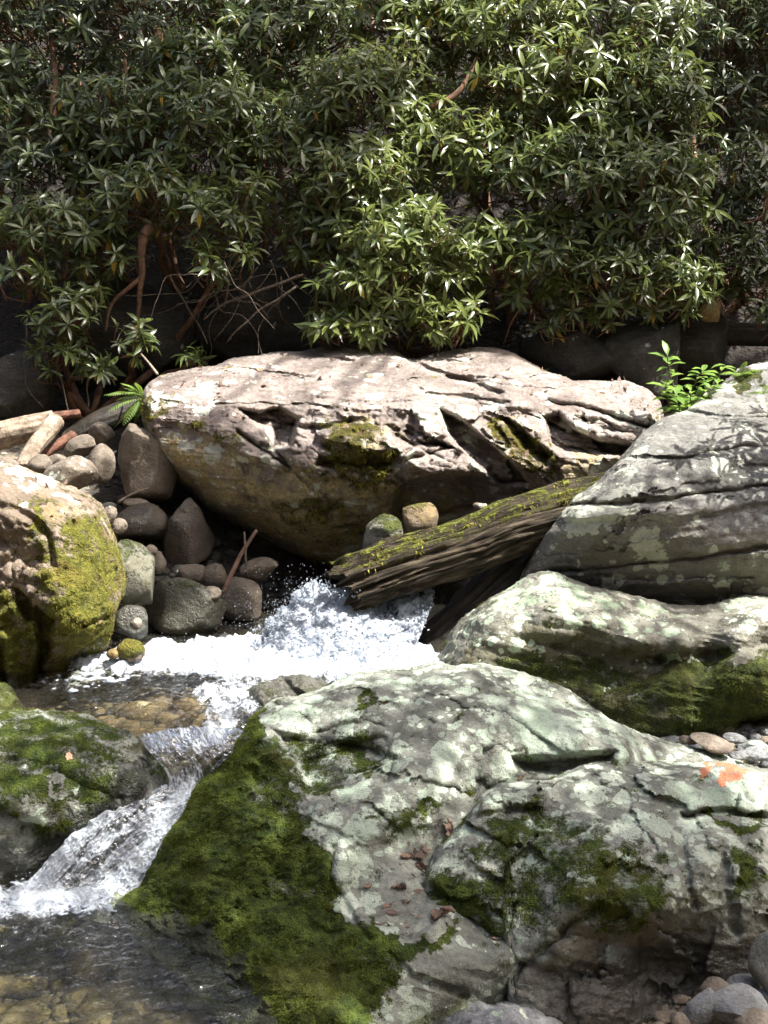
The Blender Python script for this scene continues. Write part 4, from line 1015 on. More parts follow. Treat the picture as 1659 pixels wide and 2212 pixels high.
backr = relief('boulder', 'grey mossy-topped rock just behind the banded boulder at the right edge', 'rock',
    [(1440, 905), (1460, 880), (1500, 855), (1540, 838), (1570, 818), (1600, 792), (1630, 782), (1659, 780), (1760, 800), (1820, 880)], [(1440, 906), (1500, 1000), (1780, 1000), (1820, 881)],
    [(1460, 885, 8.1), (1570, 820, 8.4), (1640, 785, 8.5), (1800, 850, 8.4), (1560, 860, 8.05), (1640, 830, 8.1), (1640, 950, 8.0), (1500, 980, 8.0)], M['banded'], rim=(20, 0.12), thick=0.6, res=3, amp=0.02, freq=4, base={'lichen': 0.3, 'moss': 0.2},
    paint=[('moss', [(1570, 815), (1659, 795), (1659, 845), (1580, 845)], 0.7, 12)])

# ------------------------------------------------------------------ loose stones
def ico(sub):
    import bmesh
    bm = bmesh.new()
    bmesh.ops.create_icosphere(bm, subdivisions=sub, radius=1.0)
    V = np.array([v.co[:] for v in bm.verts]); F = np.array([[v.index for v in f.verts] for f in bm.faces])
    bm.free()
    return V, F
ICO = {s: ico(s) for s in (1, 2, 3, 4, 5)}

def stone_shape(seed, cuts=5, amp=0.10, sub=5, power=1.0):
    rng = np.random.default_rng(seed)
    cuts += 4
    V, F = ICO[sub]
    V = V.copy()
    if power != 1.0:
        V = np.sign(V) * np.abs(V) ** power
    for _ in range(cuts):
        n = rng.normal(size=3); n /= np.linalg.norm(n)
        d = rng.uniform(0.62, 0.9)
        e = V @ n - d
        V = V - np.maximum(e, 0)[:, None] * n * 0.85
    r = amp * fbm(V * 1.3 + seed * 3.1, 3) + amp * 0.18 * fbm(V * 7 + seed, 3)
    V = V * (1 + r)[:, None]
    V -= (V.max(0) + V.min(0)) / 2
    V /= (V.max(0) - V.min(0)) / 2
    return V, F

def stone(name, label, cat, cx, cy, rx, ry, Y, mat, seed, rot=0.0, depth=1.0, cuts=5, amp=0.1, attrs=None, group=None, power=1.0):
    V, F = stone_shape(seed, cuts, amp, 5 if rx > 60 else 4 if rx > 20 else 3, power)
    s = Y / FPX
    c, sn = math.cos(math.radians(rot)), math.sin(math.radians(rot))
    V = V * np.array([rx, max(rx, ry) * depth, ry]) * s
    x, z = V[:, 0] * c + V[:, 2] * sn, -V[:, 0] * sn + V[:, 2] * c
    C = w3(cx, cy, Y)
    P = np.stack([x, V[:, 1], z], -1) + C
    a = {'moss': 0.1, 'lichen': -0.1, 'stain': 0.1, 'wet': 0.0}
    a.update(attrs or {})
    nz = (P[:, 2] - P[:, 2].min()) / (np.ptp(P[:, 2]) + 1e-9)
    at = {k: np.full(len(P), v) for k, v in a.items()}
    if a['moss'] > 0.3:
        at['moss'] = a['moss'] * (0.35 + 0.85 * nz)
    o = mesh_ob(name, P, F, mat, attrs=at)
    return tag(o, label, cat, group)

G = 'cobbles piled in the gap left of the slab boulder'  # wet values on the shaded stones also paint in the slab's shade
stone('cobble', 'tall brown block tucked under the left end of the slab boulder', 'rock', 318, 1010, 70, 92, 8.28, M['cobble'], 1, 8, 0.8, 6, 0.08, {'moss': 0.36, 'stain': 0.5}, G, 0.75)
stone('cobble', 'oval striped grey cobble above the others, nearest the driftwood', 'cobble', 174, 965, 36, 24, 8.35, M['cobble'], 2, -22, 0.9, 2, 0.05, {}, G)
stone('cobble', 'upright egg-shaped cobble leaning on the tall brown block', 'cobble', 219, 1002, 31, 44, 8.15, M['cobble'], 3, 10, 0.9, 2, 0.05, {}, G)
stone('cobble', 'low angular cobble with a pale flat top just behind the golden mossy boulder', 'cobble', 152, 1028, 60, 40, 7.9, M['cobble'], 4, -12, 0.9, 7, 0.06, {'lichen': 0.35}, G, 0.8)
stone('cobble', 'small round cobble touching the tall brown block at the top of the pile', 'cobble', 218, 938, 28, 24, 8.55, M['cobble'], 5, 30, 0.9, 2, 0.06, {}, G)
stone('cobble', 'pale pinkish cobble at the pile end beside the driftwood', 'cobble', 84, 1004, 30, 24, 8.0, M['cobble'], 6, 0, 0.9, 4, 0.07, {}, G)
stone('cobble', 'little cobble wedged between the pale pinkish one and the angular one', 'cobble', 124, 994, 22, 14, 8.25, M['cobble'], 7, 0, 0.9, 3, 0.07, {}, G)
stone('cobble', 'tiny bright cobble at the left edge above the golden mossy boulder', 'cobble', 12, 1004, 30, 16, 7.75, M['cobble'], 8, 0, 0.9, 3, 0.07, {'lichen': 0.3}, G)
stone('cobble', 'dark oval cobble lying below the tall brown block', 'cobble', 305, 1130, 58, 42, 7.95, M['cobble'], 9, -10, 0.9, 3, 0.06, {'stain': 0.6, 'wet': 0.6, 'moss': 0.35}, G)
stone('cobble', 'small cobble lying on top of the dark oval cobble', 'cobble', 296, 1092, 32, 17, 8.1, M['cobble'], 10, 6, 0.9, 3, 0.06, {}, G)
stone('cobble', 'little sunlit round stone at the shoulder of the golden mossy boulder', 'cobble', 238, 1110, 15, 18, 7.3, M['cobble'], 11, 0, 0.9, 2, 0.06, {'lichen': 0.3}, G)
stone('cobble', 'small stone just under the sunlit round one', 'cobble', 256, 1136, 20, 18, 7.35, M['cobble'], 12, 0, 0.9, 4, 0.06, {}, G)
stone('cobble', 'upright wedge of rock in the shade under the slab boulder', 'rock', 408, 1160, 58, 92, 8.05, M['cobble'], 13, 14, 0.7, 8, 0.09, {'stain': 0.5, 'moss': 0.4, 'wet': 0.5}, G, 0.8)
stone('cobble', 'squarish greenish block standing against the golden mossy boulder', 'rock', 288, 1240, 48, 74, 7.3, M['wave'], 14, 0, 0.8, 7, 0.06, {'moss': 0.45, 'stain': 0.6, 'wet': 0.3}, G, 0.6)
stone('cobble', 'wide dark mossy rock at the back of the pool', 'rock', 400, 1312, 92, 72, 7.45, M['wave'], 15, 0, 0.7, 5, 0.08, {'moss': 0.42, 'stain': 0.7, 'wet': 0.55}, G)
stone('cobble', 'brown angular cobble, left one of the pair behind the wide dark rock', 'cobble', 416, 1240, 30, 27, 7.8, M['cobble'], 16, -25, 0.9, 6, 0.06, {'stain': 0.5, 'wet': 0.45}, G)
stone('cobble', 'brown rounded cobble, right one of the pair behind the wide dark rock', 'cobble', 466, 1243, 31, 28, 7.8, M['cobble'], 17, 10, 0.9, 3, 0.06, {'stain': 0.5, 'wet': 0.45}, G)
stone('cobble', 'purplish dark rounded rock at the right of the reddish stick', 'rock', 522, 1292, 46, 48, 7.65, M['cobble'], 18, 0, 0.8, 5, 0.06, {'stain': 0.5, 'wet': 0.5}, G)
stone('cobble', 'small brown cobble at the foot of the reddish stick', 'cobble', 458, 1282, 22, 16, 7.4, M['cobble'], 19, 0, 0.9, 4, 0.06, {'stain': 0.5, 'wet': 0.45}, G)
stone('cobble', 'dim flat cobble in deep shade behind the reddish stick', 'cobble', 560, 1228, 44, 26, 7.85, M['cobble'], 20, -8, 0.9, 4, 0.06, {'stain': 0.5, 'wet': 0.4}, G)
stone('cobble', 'little pale stone right of the squarish greenish block', 'cobble', 325, 1190, 16, 14, 7.45, M['cobble'], 21, 0, 0.9, 4, 0.06, {'lichen': 0.3}, G)
stone('cobble', 'small brown stone under the little pale stone', 'cobble', 340, 1215, 20, 26, 7.45, M['cobble'], 22, 0, 0.9, 4, 0.06, {'stain': 0.4}, G)
stone('cobble', 'black wet rock with its foot in the pool beside the golden mossy boulder', 'rock', 280, 1345, 44, 42, 7.05, M['wave'], 23, 0, 0.8, 5, 0.06, {'stain': 0.6, 'wet': 0.85}, G)
stone('cobble', 'pink tipped little stone on the black wet rock', 'cobble', 294, 1348, 14, 14, 6.82, M['cobble'], 24, 0, 0.9, 4, 0.06, {'lichen': 0.3}, G)
stone('pool_stone', 'small golden mossy stone poking out of the white water', 'stone', 282, 1404, 32, 26, 6.72, M['left'], 25, 0, 0.8, 5, 0.1, {'moss': 0.75}, None)
stone('pool_stone', 'orange wet pebble beside the small golden mossy stone', 'pebble', 244, 1412, 16, 12, 6.7, M['left'], 26, 0, 0.9, 4, 0.1, {'stain': 0.8, 'wet': 0.3}, None)
stone('mossy_stone', 'green lit stone leaning on the log, left of the rounder one', 'stone', 826, 1158, 40, 52, 7.55, M['wave'], 27, 38, 0.7, 5, 0.08, {'moss': 0.55, 'wet': 0.2}, 'stones resting behind the mossy log')
stone('mossy_stone', 'round brown stone with a moss cap standing behind the log', 'stone', 908, 1124, 40, 40, 7.6, M['left'], 28, 0, 0.8, 3, 0.07, {'moss': 0.5, 'stain': 0.5}, 'stones resting behind the mossy log')
stone('mossy_stone', 'tiny white-tipped stone behind the log, right of the round capped one', 'stone', 1036, 1096, 16, 11, 7.75, M['cobble'], 29, 0, 0.8, 4, 0.08, {'lichen': 0.5}, 'stones resting behind the mossy log')

# shaded rocks of the bank behind the slab
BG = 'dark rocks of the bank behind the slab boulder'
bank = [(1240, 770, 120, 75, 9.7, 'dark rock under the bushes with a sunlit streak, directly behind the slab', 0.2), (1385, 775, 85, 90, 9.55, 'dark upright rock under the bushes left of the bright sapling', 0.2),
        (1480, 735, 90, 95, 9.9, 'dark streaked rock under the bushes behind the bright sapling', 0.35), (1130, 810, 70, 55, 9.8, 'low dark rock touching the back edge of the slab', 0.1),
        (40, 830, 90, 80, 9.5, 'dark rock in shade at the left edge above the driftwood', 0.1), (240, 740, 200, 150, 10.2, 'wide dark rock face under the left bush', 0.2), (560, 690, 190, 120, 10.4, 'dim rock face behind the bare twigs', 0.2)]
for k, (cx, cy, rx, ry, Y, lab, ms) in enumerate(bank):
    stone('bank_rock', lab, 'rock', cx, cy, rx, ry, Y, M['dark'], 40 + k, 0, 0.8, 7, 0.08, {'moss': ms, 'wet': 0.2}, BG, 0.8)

stone('bank_rock', 'rusty red rounded rock under the bushes near the right edge', 'rock', 1532, 672, 24, 24, 9.6, M['left'], 49, 0, 0.8, 4, 0.08, {'moss': 0.0, 'stain': 0.9}, None)
# cobbles at the lower right corner
CG = 'river cobbles at the foot of the lower right boulder'
for k, (cx, cy, rx, ry, Y, rot, lab, m, cuts) in enumerate([
    (1512, 2178, 48, 34, 4.40, -38, 'smooth olive cobble leaning at the foot of the lower right boulder', 'river', 2),
    (1552, 2142, 46, 28, 4.52, 12, 'rounded brown-grey cobble behind the olive one', 'cobble', 2),
    (1594, 2180, 72, 38, 4.36, -4, 'flat layered blue-grey stone at the bottom right corner', 'river', 8),
    (1640, 2212, 62, 32, 4.28, 0, 'smooth tan cobble in the bottom right corner', 'cobble', 2),
    (1660, 2080, 40, 75, 4.5, 8, 'tall dark greenish stone cut off by the right edge', 'wave', 3),
    (1610, 2128, 44, 16, 4.56, 3, 'thin flat grey stone above the layered one', 'river', 5),
    (1655, 2150, 22, 14, 4.45, 0, 'little grey stone right of the layered one', 'river', 4),
    (1470, 2205, 26, 18, 4.36, 0, 'little brown cobble left of the olive one', 'cobble', 3),
    (1620, 2150, 16, 9, 4.46, 0, 'small round pebble on top of the layered stone', 'cobble', 3)]):
    stone('river_cobble', lab, 'cobble', cx, cy, rx, ry, Y, M[m], 60 + k, rot, 0.9, cuts, 0.06, {'lichen': 0.0, 'moss': 0.0}, CG, 0.85)

GG = 'stones of the gravel patch between the boulders at right'
for k, (cx, cy, rx, ry, rot, lab) in enumerate([
    (1540, 1606, 52, 15, 14, 'reddish brown flat stone lying across the gravel patch'), (1636, 1612, 26, 13, 0, 'white quartz-like stone in the gravel patch'), (1630, 1628, 34, 14, -8, 'grey flat stone in front of the white one'),
    (1490, 1598, 24, 9, 0, 'pale stone at the left end of the gravel patch'), (1586, 1594, 26, 10, 6, 'grey pebble behind the reddish stone'), (1600, 1632, 26, 10, 0, 'grey pebble in front of the white stone'), (1656, 1600, 22, 10, 0, 'pink pebble at the right end of the gravel patch')]):
    Yg = float(yz(cx, cy + ry * 0.6, -0.1))
    stone('gravel_stone', lab, 'pebble', cx, cy, rx, ry, Yg, M['cobble' if k in (0, 3, 6) else 'river'], 80 + k, rot, 0.9, 4, 0.06, {'lichen': 0.95 if k == 1 else 0.05}, GG)

def gravel(name, label, region, count, rmin, rmax, mat, seed, sub=2):
    rng = np.random.default_rng(seed)
    V0, F0 = ICO[sub]
    B_V, B_F, n = [], [], 0
    shapes = [stone_shape(s, 4, 0.1, sub)[0] for s in range(200, 212)]
    x0, x1, y0, y1 = region
    for k in range(count):
        x, y = rng.uniform(x0, x1), rng.uniform(y0, y1)
        r = rmin * (rmax / rmin) ** (rng.random() ** 2)
        th = rng.uniform(0, 6.28)
        V = shapes[k % 12] * np.array([r, r * rng.uniform(0.6, 1), r * rng.uniform(0.35, 0.7)])
        V = np.stack([V[:, 0] * math.cos(th) - V[:, 1] * math.sin(th), V[:, 0] * math.sin(th) + V[:, 1] * math.cos(th), V[:, 2]], -1)
        B_V.append(V + np.array([x, y, float(ground_z(x, y)) + r * 0.2])); B_F.append(F0 + n); n += len(V)
    V = np.vstack(B_V)
    o = mesh_ob(name, V, np.vstack(B_F), mat, attrs={c: np.zeros(len(V)) for c in ('moss', 'lichen', 'stain', 'wet')})
    return tag(o, label, 'gravel', kind='stuff')
gravel('gravel', 'loose grey gravel between the right boulders', (1.05, 2.1, 5.7, 6.35), 700, 0.012, 0.045, M['river'], 1)
gravel('gravel', 'small pebbles in the bottom right corner', (0.75, 1.6, 4.0, 4.75), 500, 0.012, 0.04, M['cobble'], 2)
gravel('gravel', 'pebbles in the shade under the left side of the slab', (-1.75, -0.5, 7.2, 8.9), 260, 0.02, 0.08, M['dark'], 3)  # dark material paints the slab's shade into these pebbles
gravel('gravel', 'brown stones lying under the clear pool water', (-1.9, 0.0, 5.7, 6.9), 420, 0.03, 0.11, M['left'], 4, 1)
gravel('gravel', 'dim stones on the bed of the near pool', (-2.2, 0.1, 3.9, 5.2), 800, 0.03, 0.12, M['left'], 5, 1)

# ------------------------------------------------------------------ logs and sticks
def furrowed(name, pts, r0, r1, mat, parent=None, n=180, m=90, furrow=0.10, seed=0.0, ragged=0.0, moss_top=0.0, flat=1.0):
    P = spline(pts, n)
    T, N, B = frame_path(P)
    th = np.linspace(0, 2 * math.pi, m, endpoint=False)
    t = np.linspace(0, 1, n)
    L = np.linalg.norm(np.diff(P, axis=0), axis=1).sum()
    al = (t * L)[:, None] + 0 * th[None]
    q = np.stack([al * 1.1 + seed, np.cos(th)[None] * 5.5 + 0 * al, np.sin(th)[None] * 5.5 + 0 * al], -1)
    q2 = np.stack([al * 2.5 + seed, np.cos(th)[None] * 11 + 0 * al, np.sin(th)[None] * 11 + 0 * al], -1)
    f = furrow * (fbm(q, 3, 0.55, ridge=True) * 1.4 + 0.45 * fbm(q2, 2, 0.5, ridge=True))
    r = np.linspace(r0, r1, n)[:, None] * (1 + f)
    if ragged:
        P3 = P[:, None] + 0 * r[..., None]
        P3 = P3 + T[:, None] * (ragged * fbm(np.stack([np.cos(th) * 2.5 + seed, np.sin(th) * 2.5, 0 * th], -1), 3)[None, :] * (1 - sstep(0, 0.25, t))[:, None])[..., None]
    else:
        P3 = P[:, None] + 0 * r[..., None]
    V = P3 + r[..., None] * (np.cos(th)[None, :, None] * N[:, None] + np.sin(th)[None, :, None] * B[:, None] * flat)
    nz = (V - P[:, None])[..., 2] / r
    an = np.broadcast_to(th[None] / 6.283, (n, m))
    mo = moss_top * sstep(0.15, 0.75, nz)
    V = V.reshape(-1, 3)
    i = np.arange(n - 1)[:, None] * m + np.arange(m)[None]
    i2 = np.arange(n - 1)[:, None] * m + (np.arange(m)[None] + 1) % m
    F = np.stack([i, i2, i2 + m, i + m], -1).reshape(-1, 4).tolist()
    c0 = P3[0].mean(0) + T[0] * r0 * 0.35
    V = np.vstack([V, c0, P[-1]])
    for j in range(m):
        j2 = (j + 1) % m
        F.append((n * m, j2, j)); F.append((n * m + 1, (n - 1) * m + j, (n - 1) * m + j2))
    at = {'along': np.append(al.ravel(), [0, L]), 'around': np.append(an.ravel(), [0, 0]), 'moss': np.append(mo.ravel(), [0, 0])}
    o = mesh_ob(name, V, F, mat, parent, True, at)
    return o, V[:-2].reshape(n, m, 3), mo

lp = [w3(x, y, Y) for x, y, Y in ((752, 1266, 7.06), (860, 1226, 7.12), (1000, 1184, 7.2), (1120, 1134, 7.28), (1290, 1086, 7.42), (1500, 1030, 7.6))]
lo, LV, lm = furrowed('fallen_log', lp, 0.132, 0.125, M['log'], None, 240, 120, 0.20, 2.0, 0.16, 0.50)
tag(lo, 'rotten furrowed log with green moss stripes lying across the stream in front of the slab', 'log')
def normals_of(LV):
    du = np.gradient(LV, axis=0); dv = np.roll(LV, -1, 1) - np.roll(LV, 1, 1)
    N = np.cross(dv, du); N /= np.linalg.norm(N, axis=-1)[..., None] + 1e-9
    C = LV.mean(1, keepdims=True)
    s = np.sign((N * (LV - C)).sum(-1)); s[s == 0] = 1
    return N * s[..., None]
lpx, lpy = pix(LV)
R = dict(o=lo, P=LV, N=normals_of(LV), px=lpx, py=lpy, at={'moss': lm.copy()})
fuzz(R, 2600, 0.015, M['mossgold'], 0.58, [(760, 1100), (1300, 1000), (1300, 1150), (900, 1240), (760, 1260)], seed=11, droop=0.9)

lo2, _, _ = furrowed('fallen_log', [w3(*p) for p in ((905, 1455, 7.2), (960, 1395, 7.25), (1030, 1325, 7.32), (1100, 1255, 7.42), (1190, 1180, 7.6), (1300, 1120, 7.8))], 0.13, 0.14, M['darkwood'], None, 120, 70, 0.14, 8.0, 0.1)  # near-black log stands in for the shaded cavity under the mossy log
tag(lo2, 'black log shape added to fill the dark hollow below the mossy log', 'log')
lo3, _, _ = furrowed('fallen_log', [w3(*p) for p in ((150, 955, 8.75), (215, 915, 8.8), (290, 882, 8.95), (340, 860, 9.1))], 0.075, 0.07, M['darkwood'], None, 70, 50, 0.1, 4.0, 0.05)
tag(lo3, 'dark mossy log end leaning behind the cobbles at left', 'log')
lo4, _, _ = furrowed('fallen_log', [w3(*p) for p in ((-90, 965, 8.6), (0, 942, 8.62), (60, 925, 8.65), (118, 912, 8.7))], 0.085, 0.07, M['driftwood'], None, 90, 56, 0.1, 5.0, 0.06)
tag(lo4, 'pale barkless driftwood log lying flat at the left edge', 'log', 'driftwood at the left edge')
lo5, _, _ = furrowed('fallen_log', [w3(*p) for p in ((45, 1015, 8.2), (75, 965, 8.35), (100, 935, 8.45), (120, 908, 8.55))], 0.045, 0.055, M['driftwood'], None, 70, 40, 0.08, 6.0, 0.04)
tag(lo5, 'short pale driftwood branch sloping over the flat driftwood log', 'log', 'driftwood at the left edge')
lo6, _, _ = furrowed('fallen_log', [w3(*p) for p in ((95, 905, 8.72), (130, 898, 8.75), (172, 893, 8.8))], 0.03, 0.025, M['redwood'], None, 40, 28, 0.15, 7.0, 0.04)
tag(lo6, 'rusty red rotten wood piece behind the driftwood', 'log', 'driftwood at the left edge')
lo7, _, _ = furrowed('fallen_log', [w3(*p) for p in ((75, 1000, 8.45), (120, 965, 8.55), (160, 940, 8.65))], 0.028, 0.03, M['redwood'], None, 40, 28, 0.15, 9.0, 0.04)
tag(lo7, 'dark red rotten branch between the driftwood and the cobbles', 'log', 'driftwood at the left edge')
lo8, _, _ = furrowed('fallen_log', [w3(*p) for p in ((1520, 725, 9.9), (1600, 722, 9.9), (1720, 728, 9.8), (1850, 740, 9.7))], 0.07, 0.08, M['darkwood'], None, 60, 36, 0.1, 3.0, 0.04)
tag(lo8, 'dark log in the shade under the bushes at the right edge', 'log')

def stick(name, label, pts, r0, r1, mat, cat='stick', group=None, sides=8):
    V, F = tube([w3(*p) for p in pts], r0, r1, 14, sides)
    o = mesh_ob(name, V, [tuple(dict.fromkeys(f)) for f in F.tolist()], mat)
    return tag(o, label, cat, group)
stick('dead_stick', 'reddish brown stick leaning up out of the dark pool corner', [(480, 1285, 7.45), (500, 1240, 7.45), (525, 1190, 7.48), (555, 1145, 7.5)], 0.016, 0.009, M['redstick'])
stick('dead_stick', 'thin dark stick crossing behind the reddish one', [(532, 1240, 7.6), (530, 1190, 7.62), (528, 1150, 7.7)], 0.008, 0.006, M['twig'])
stick('dead_stick', 'pale thin stick resting on the left end of the slab', [(340, 808, 8.55), (322, 785, 8.7), (305, 765, 8.9)], 0.009, 0.006, M['driftwood'])
stick('dead_stick', 'short brown stick in the shade between the tall block and the dark oval cobble', [(255, 1085, 7.75), (285, 1068, 7.8), (320, 1055, 7.85)], 0.010, 0.007, M['twig'])

# ------------------------------------------------------------------ water
def vmask(P, poly, fea):
    vx, vy = pix(P)
    wx = vx + 16 * fbm(np.stack([vx / 45, vy / 30, 0 * vx], -1), 3); wy = vy + 9 * fbm(np.stack([vx / 45, vy / 30, 0 * vx + 5], -1), 3)
    return poly_mask(wx, wy, poly, fea)

def sheet(name, label, x0, x1, y0, y1, step, z0, mat, foam, waves, bubbly=0.05, rough_polys=(), keep=lambda X, Y: X < 99):
    xs, ys = np.arange(x0, x1, step), np.arange(y0, y1, step)
    X, Y = np.meshgrid(xs, ys)
    P = np.stack([X, Y, np.full_like(X, z0)], -1)
    fo = np.zeros(X.shape)
    for poly, val, fea in foam:
        q = vmask(P, poly, fea)
        fo = np.maximum(fo, val * q)
    ro = np.zeros(X.shape)
    for poly, val, fea in rough_polys:
        ro = np.maximum(ro, val * vmask(P, poly, fea))
    w = waves * (fbm(np.stack([X * 3.2, Y * 5.0, 0 * X], -1), 4, 0.55) + 0.6 * fbm(np.stack([X * 9, Y * 16, 0 * X + 3], -1), 2, 0.5, ridge=True))
    b = bubbly * np.maximum(fo, ro) * (0.55 + 0.9 * fbm(np.stack([X * 7, Y * 9, 0 * X + 8], -1), 5, 0.62, ridge=True))
    P[..., 2] += w + b
    o = mesh_ob(name, P.reshape(-1, 3), grid_faces(len(ys), len(xs))[keep(X, Y)[:-1, :-1].ravel()], mat, attrs={'foam': fo.ravel()}, origin=np.zeros(3))
    return tag(o, label, kind='structure')

sheet('stream_pool', 'upper pool of clear brown water with bright white froth', -2.9, 1.5, 5.66, 8.6, 0.014, 0.0, M['pool'],
      [([(170, 1432), (330, 1400), (480, 1388), (640, 1385), (900, 1400), (960, 1440), (880, 1475), (740, 1480), (560, 1478), (400, 1470), (250, 1462), (150, 1452)], 1.05, 16),
       ([(60, 1480), (150, 1450), (260, 1440), (300, 1470), (200, 1492), (100, 1500)], 0.45, 14),
       ([(420, 1480), (600, 1470), (720, 1475), (640, 1500), (540, 1560), (470, 1620), (420, 1600), (440, 1540), (400, 1510)], 0.68, 30),
       ([(330, 1610), (500, 1600), (480, 1650), (350, 1650)], 0.35, 14)], 0.010, 0.06,
      [([(300, 1500), (560, 1480), (520, 1620), (330, 1640)], 0.35, 30)], lambda X, Y: (X < 0.4) | (Y > 6.9))

def ribbon(name, label, rows, mat, nu, nv, foamf, disp, seed=0.0):
    """flowing sheet between a left and a right bank line: rows of (left, right, sag)"""
    Lp = spline([w3(*r[0]) for r in rows], nv); Rp = spline([w3(*r[1]) for r in rows], nv)
    u = np.linspace(0, 1, nu); v = np.linspace(0, 1, nv)
    P = Lp[:, None] * (1 - u)[None, :, None] + Rp[:, None] * u[None, :, None]
    U, W = np.meshgrid(u, v)
    P[..., 2] += 0.03 * np.sin(math.pi * U)
    n = fbm(np.stack([U * 5 + seed, W * 2.2, 0 * U], -1), 4, 0.6, ridge=True) * 0.7 + 0.6 * fbm(P * 16 + seed, 4, 0.6, ridge=True)
    P = P + (disp * n)[..., None] * np.array([0, -0.55, 0.8])
    o = mesh_ob(name, P.reshape(-1, 3), grid_faces(nv, nu), mat, attrs={'foam': foamf(U, W).ravel(), 'across': (U * np.linalg.norm(Rp - Lp, axis=1)[:, None]).ravel(), 'down': (W * np.linalg.norm(np.diff(Lp, axis=0), axis=1).sum()).ravel()}, origin=np.zeros(3))
    return tag(o, label, kind='structure')

zl = -0.45
ribbon('cascade', 'thin sparkling fall dropping from the pool lip between two boulders', [
    ((300, 1590, 5.75), (540, 1580, 5.78)), ((320, 1622, 5.64), (510, 1620, 5.66)), ((345, 1650, 5.60), (480, 1650, 5.62)), ((366, 1690, 5.585), (440, 1690, 5.60)), ((360, 1735, 5.56), (430, 1735, 5.58))],
    M['chute'], 120, 140, lambda U, W: 0.5 + 0.3 * sstep(0.5, 1, W) - 0.2 * sstep(0.7, 1, U), 0.012, 1.0)
ribbon('cascade', 'white rushing chute of water sliding down to the near pool at left', [
    ((330, 1712, 5.60), (430, 1700, 5.60)), ((300, 1728, 5.56), (415, 1720, 5.55)), ((205, 1765, 5.44), (390, 1775, 5.44)), ((130, 1830, 5.36), (350, 1840, 5.36)), ((60, 1905, 5.28), (305, 1910, 5.28)), ((0, 1965, 5.20), (265, 1960, 5.22)), ((-30, 2010, 5.12), (252, 1995, 5.16))],
    M['chute'], 200, 260, lambda U, W: 0.57 + 0.36 * np.exp(-((U - 0.10) / 0.14) ** 2) + 0.26 * np.exp(-((U - 0.85) / 0.2) ** 2) + 0.42 * sstep(0.72, 1, W) + 0.4 * (1 - sstep(0.0, 0.16, W)), 0.022, 4.0)
sheet('stream_pool', 'dim near pool of grey-green water below the cascade', -3.2, 0.3, 3.4, 5.62, 0.014, zl, M['lowpool'],
      [([(-100, 1940), (60, 1910), (150, 1915), (260, 1920), (250, 1955), (200, 1978), (100, 1985), (-100, 2005)], 0.95, 22), ([(-100, 1985), (120, 1975), (260, 1960), (280, 1990), (150, 2030), (-100, 2060)], 0.36, 40)], 0.012, 0.04)

# splash thrown up where the stream pours from under the log
rng = np.random.default_rng(21)
SPL = [(560, 1440), (552, 1385), (575, 1350), (610, 1325), (640, 1290), (668, 1268), (690, 1262), (705, 1276), (740, 1285), (790, 1292), (850, 1300), (935, 1276), (925, 1320), (905, 1370), (885, 1440), (760, 1470), (620, 1470)]
V1, F1 = ICO[1]
def ragged(pts, a, step=5):
    xs = np.arange(pts[0][0], pts[-1][0], step)
    y = np.interp(xs, [p[0] for p in pts], [p[1] for p in pts])
    e = np.minimum(1, np.minimum(xs - xs[0], xs[-1] - xs) / 30)
    return list(zip(xs, y + e * a * (fbm(np.stack([xs / 22, 0 * xs + 3.3, 0 * xs], -1), 3, 0.7, ridge=True) * -1.2 + 0.3)))
sp = relief('splash', 'white splash of water bursting from under the mossy log', 'splash',
    ragged([(540, 1425), (552, 1380), (575, 1345), (610, 1316), (640, 1282), (668, 1262), (690, 1256), (705, 1266), (740, 1276), (790, 1284), (850, 1290), (900, 1282), (936, 1276), (940, 1300)], 16),
    [(540, 1430), (550, 1465), (620, 1480), (760, 1480), (880, 1455), (905, 1380), (930, 1315), (940, 1302)],
    [(560, 1385, 6.95), (650, 1290, 7.02), (700, 1270, 7.05), (800, 1295, 7.1), (930, 1285, 7.15), (600, 1415, 6.82), (700, 1360, 6.86), (800, 1370, 6.86), (880, 1390, 6.92), (600, 1468, None, 0.0), (760, 1472, None, 0.0), (880, 1445, None, 0.03)],
    M['foam'], soft=20, rim=(18, 0.09), thick=0.12, res=1.9, amp=0.022, freq=6, ridge=0.008, fine=0.006, k=3,
    strata=[(0.022, 70, 22, 150, 3.0)], feats=[('crag', SPL, 0.008, 26, 10)])
sp['o']['kind'] = 'stuff'
tx = bpy.data.textures.new('splash_noise', 'CLOUDS'); tx.noise_scale = 0.018; tx.noise_depth = 3

SV, SF, n = [], [], 0
for k in range(1700):
    q = rng.random()
    if q < 0.30:
        e = rng.integers(0, 9); (ax_, ay_), (bx_, by_) = SPL[e], SPL[e + 1]; f_ = rng.random()
        vx, vy = ax_ + (bx_ - ax_) * f_ - abs(rng.normal()) * 12 + 4, ay_ + (by_ - ay_) * f_ - abs(rng.normal()) * 11 + 6; Y = 6.97 + rng.normal() * 0.05
    elif q < 0.55:
        vx, vy = 640 - abs(rng.normal()) * 90, 1340 + rng.normal() * 42; Y = 6.95 + rng.normal() * 0.14
    elif q < 0.62:
        vx, vy = 660 + rng.normal() * 40, 1262 + rng.normal() * 24; Y = 6.95 + rng.normal() * 0.1
    elif q < 0.85:
        vx, vy = rng.uniform(150, 900), 1392 + rng.normal() * 14; Y = 6.75 + rng.normal() * 0.1
    else:
        vx, vy = rng.uniform(20, 230), 1920 - abs(rng.normal()) * 35; Y = 5.35 + rng.normal() * 0.05
    r = 0.0012 + (0.006 if q < 0.30 else 0.0016) * rng.random() ** 4
    V = V1 * r * np.array([1, 1, rng.uniform(0.8, 1.8)])
    SV.append(V + w3(vx, vy, Y)); SF.append(F1 + n); n += len(V)
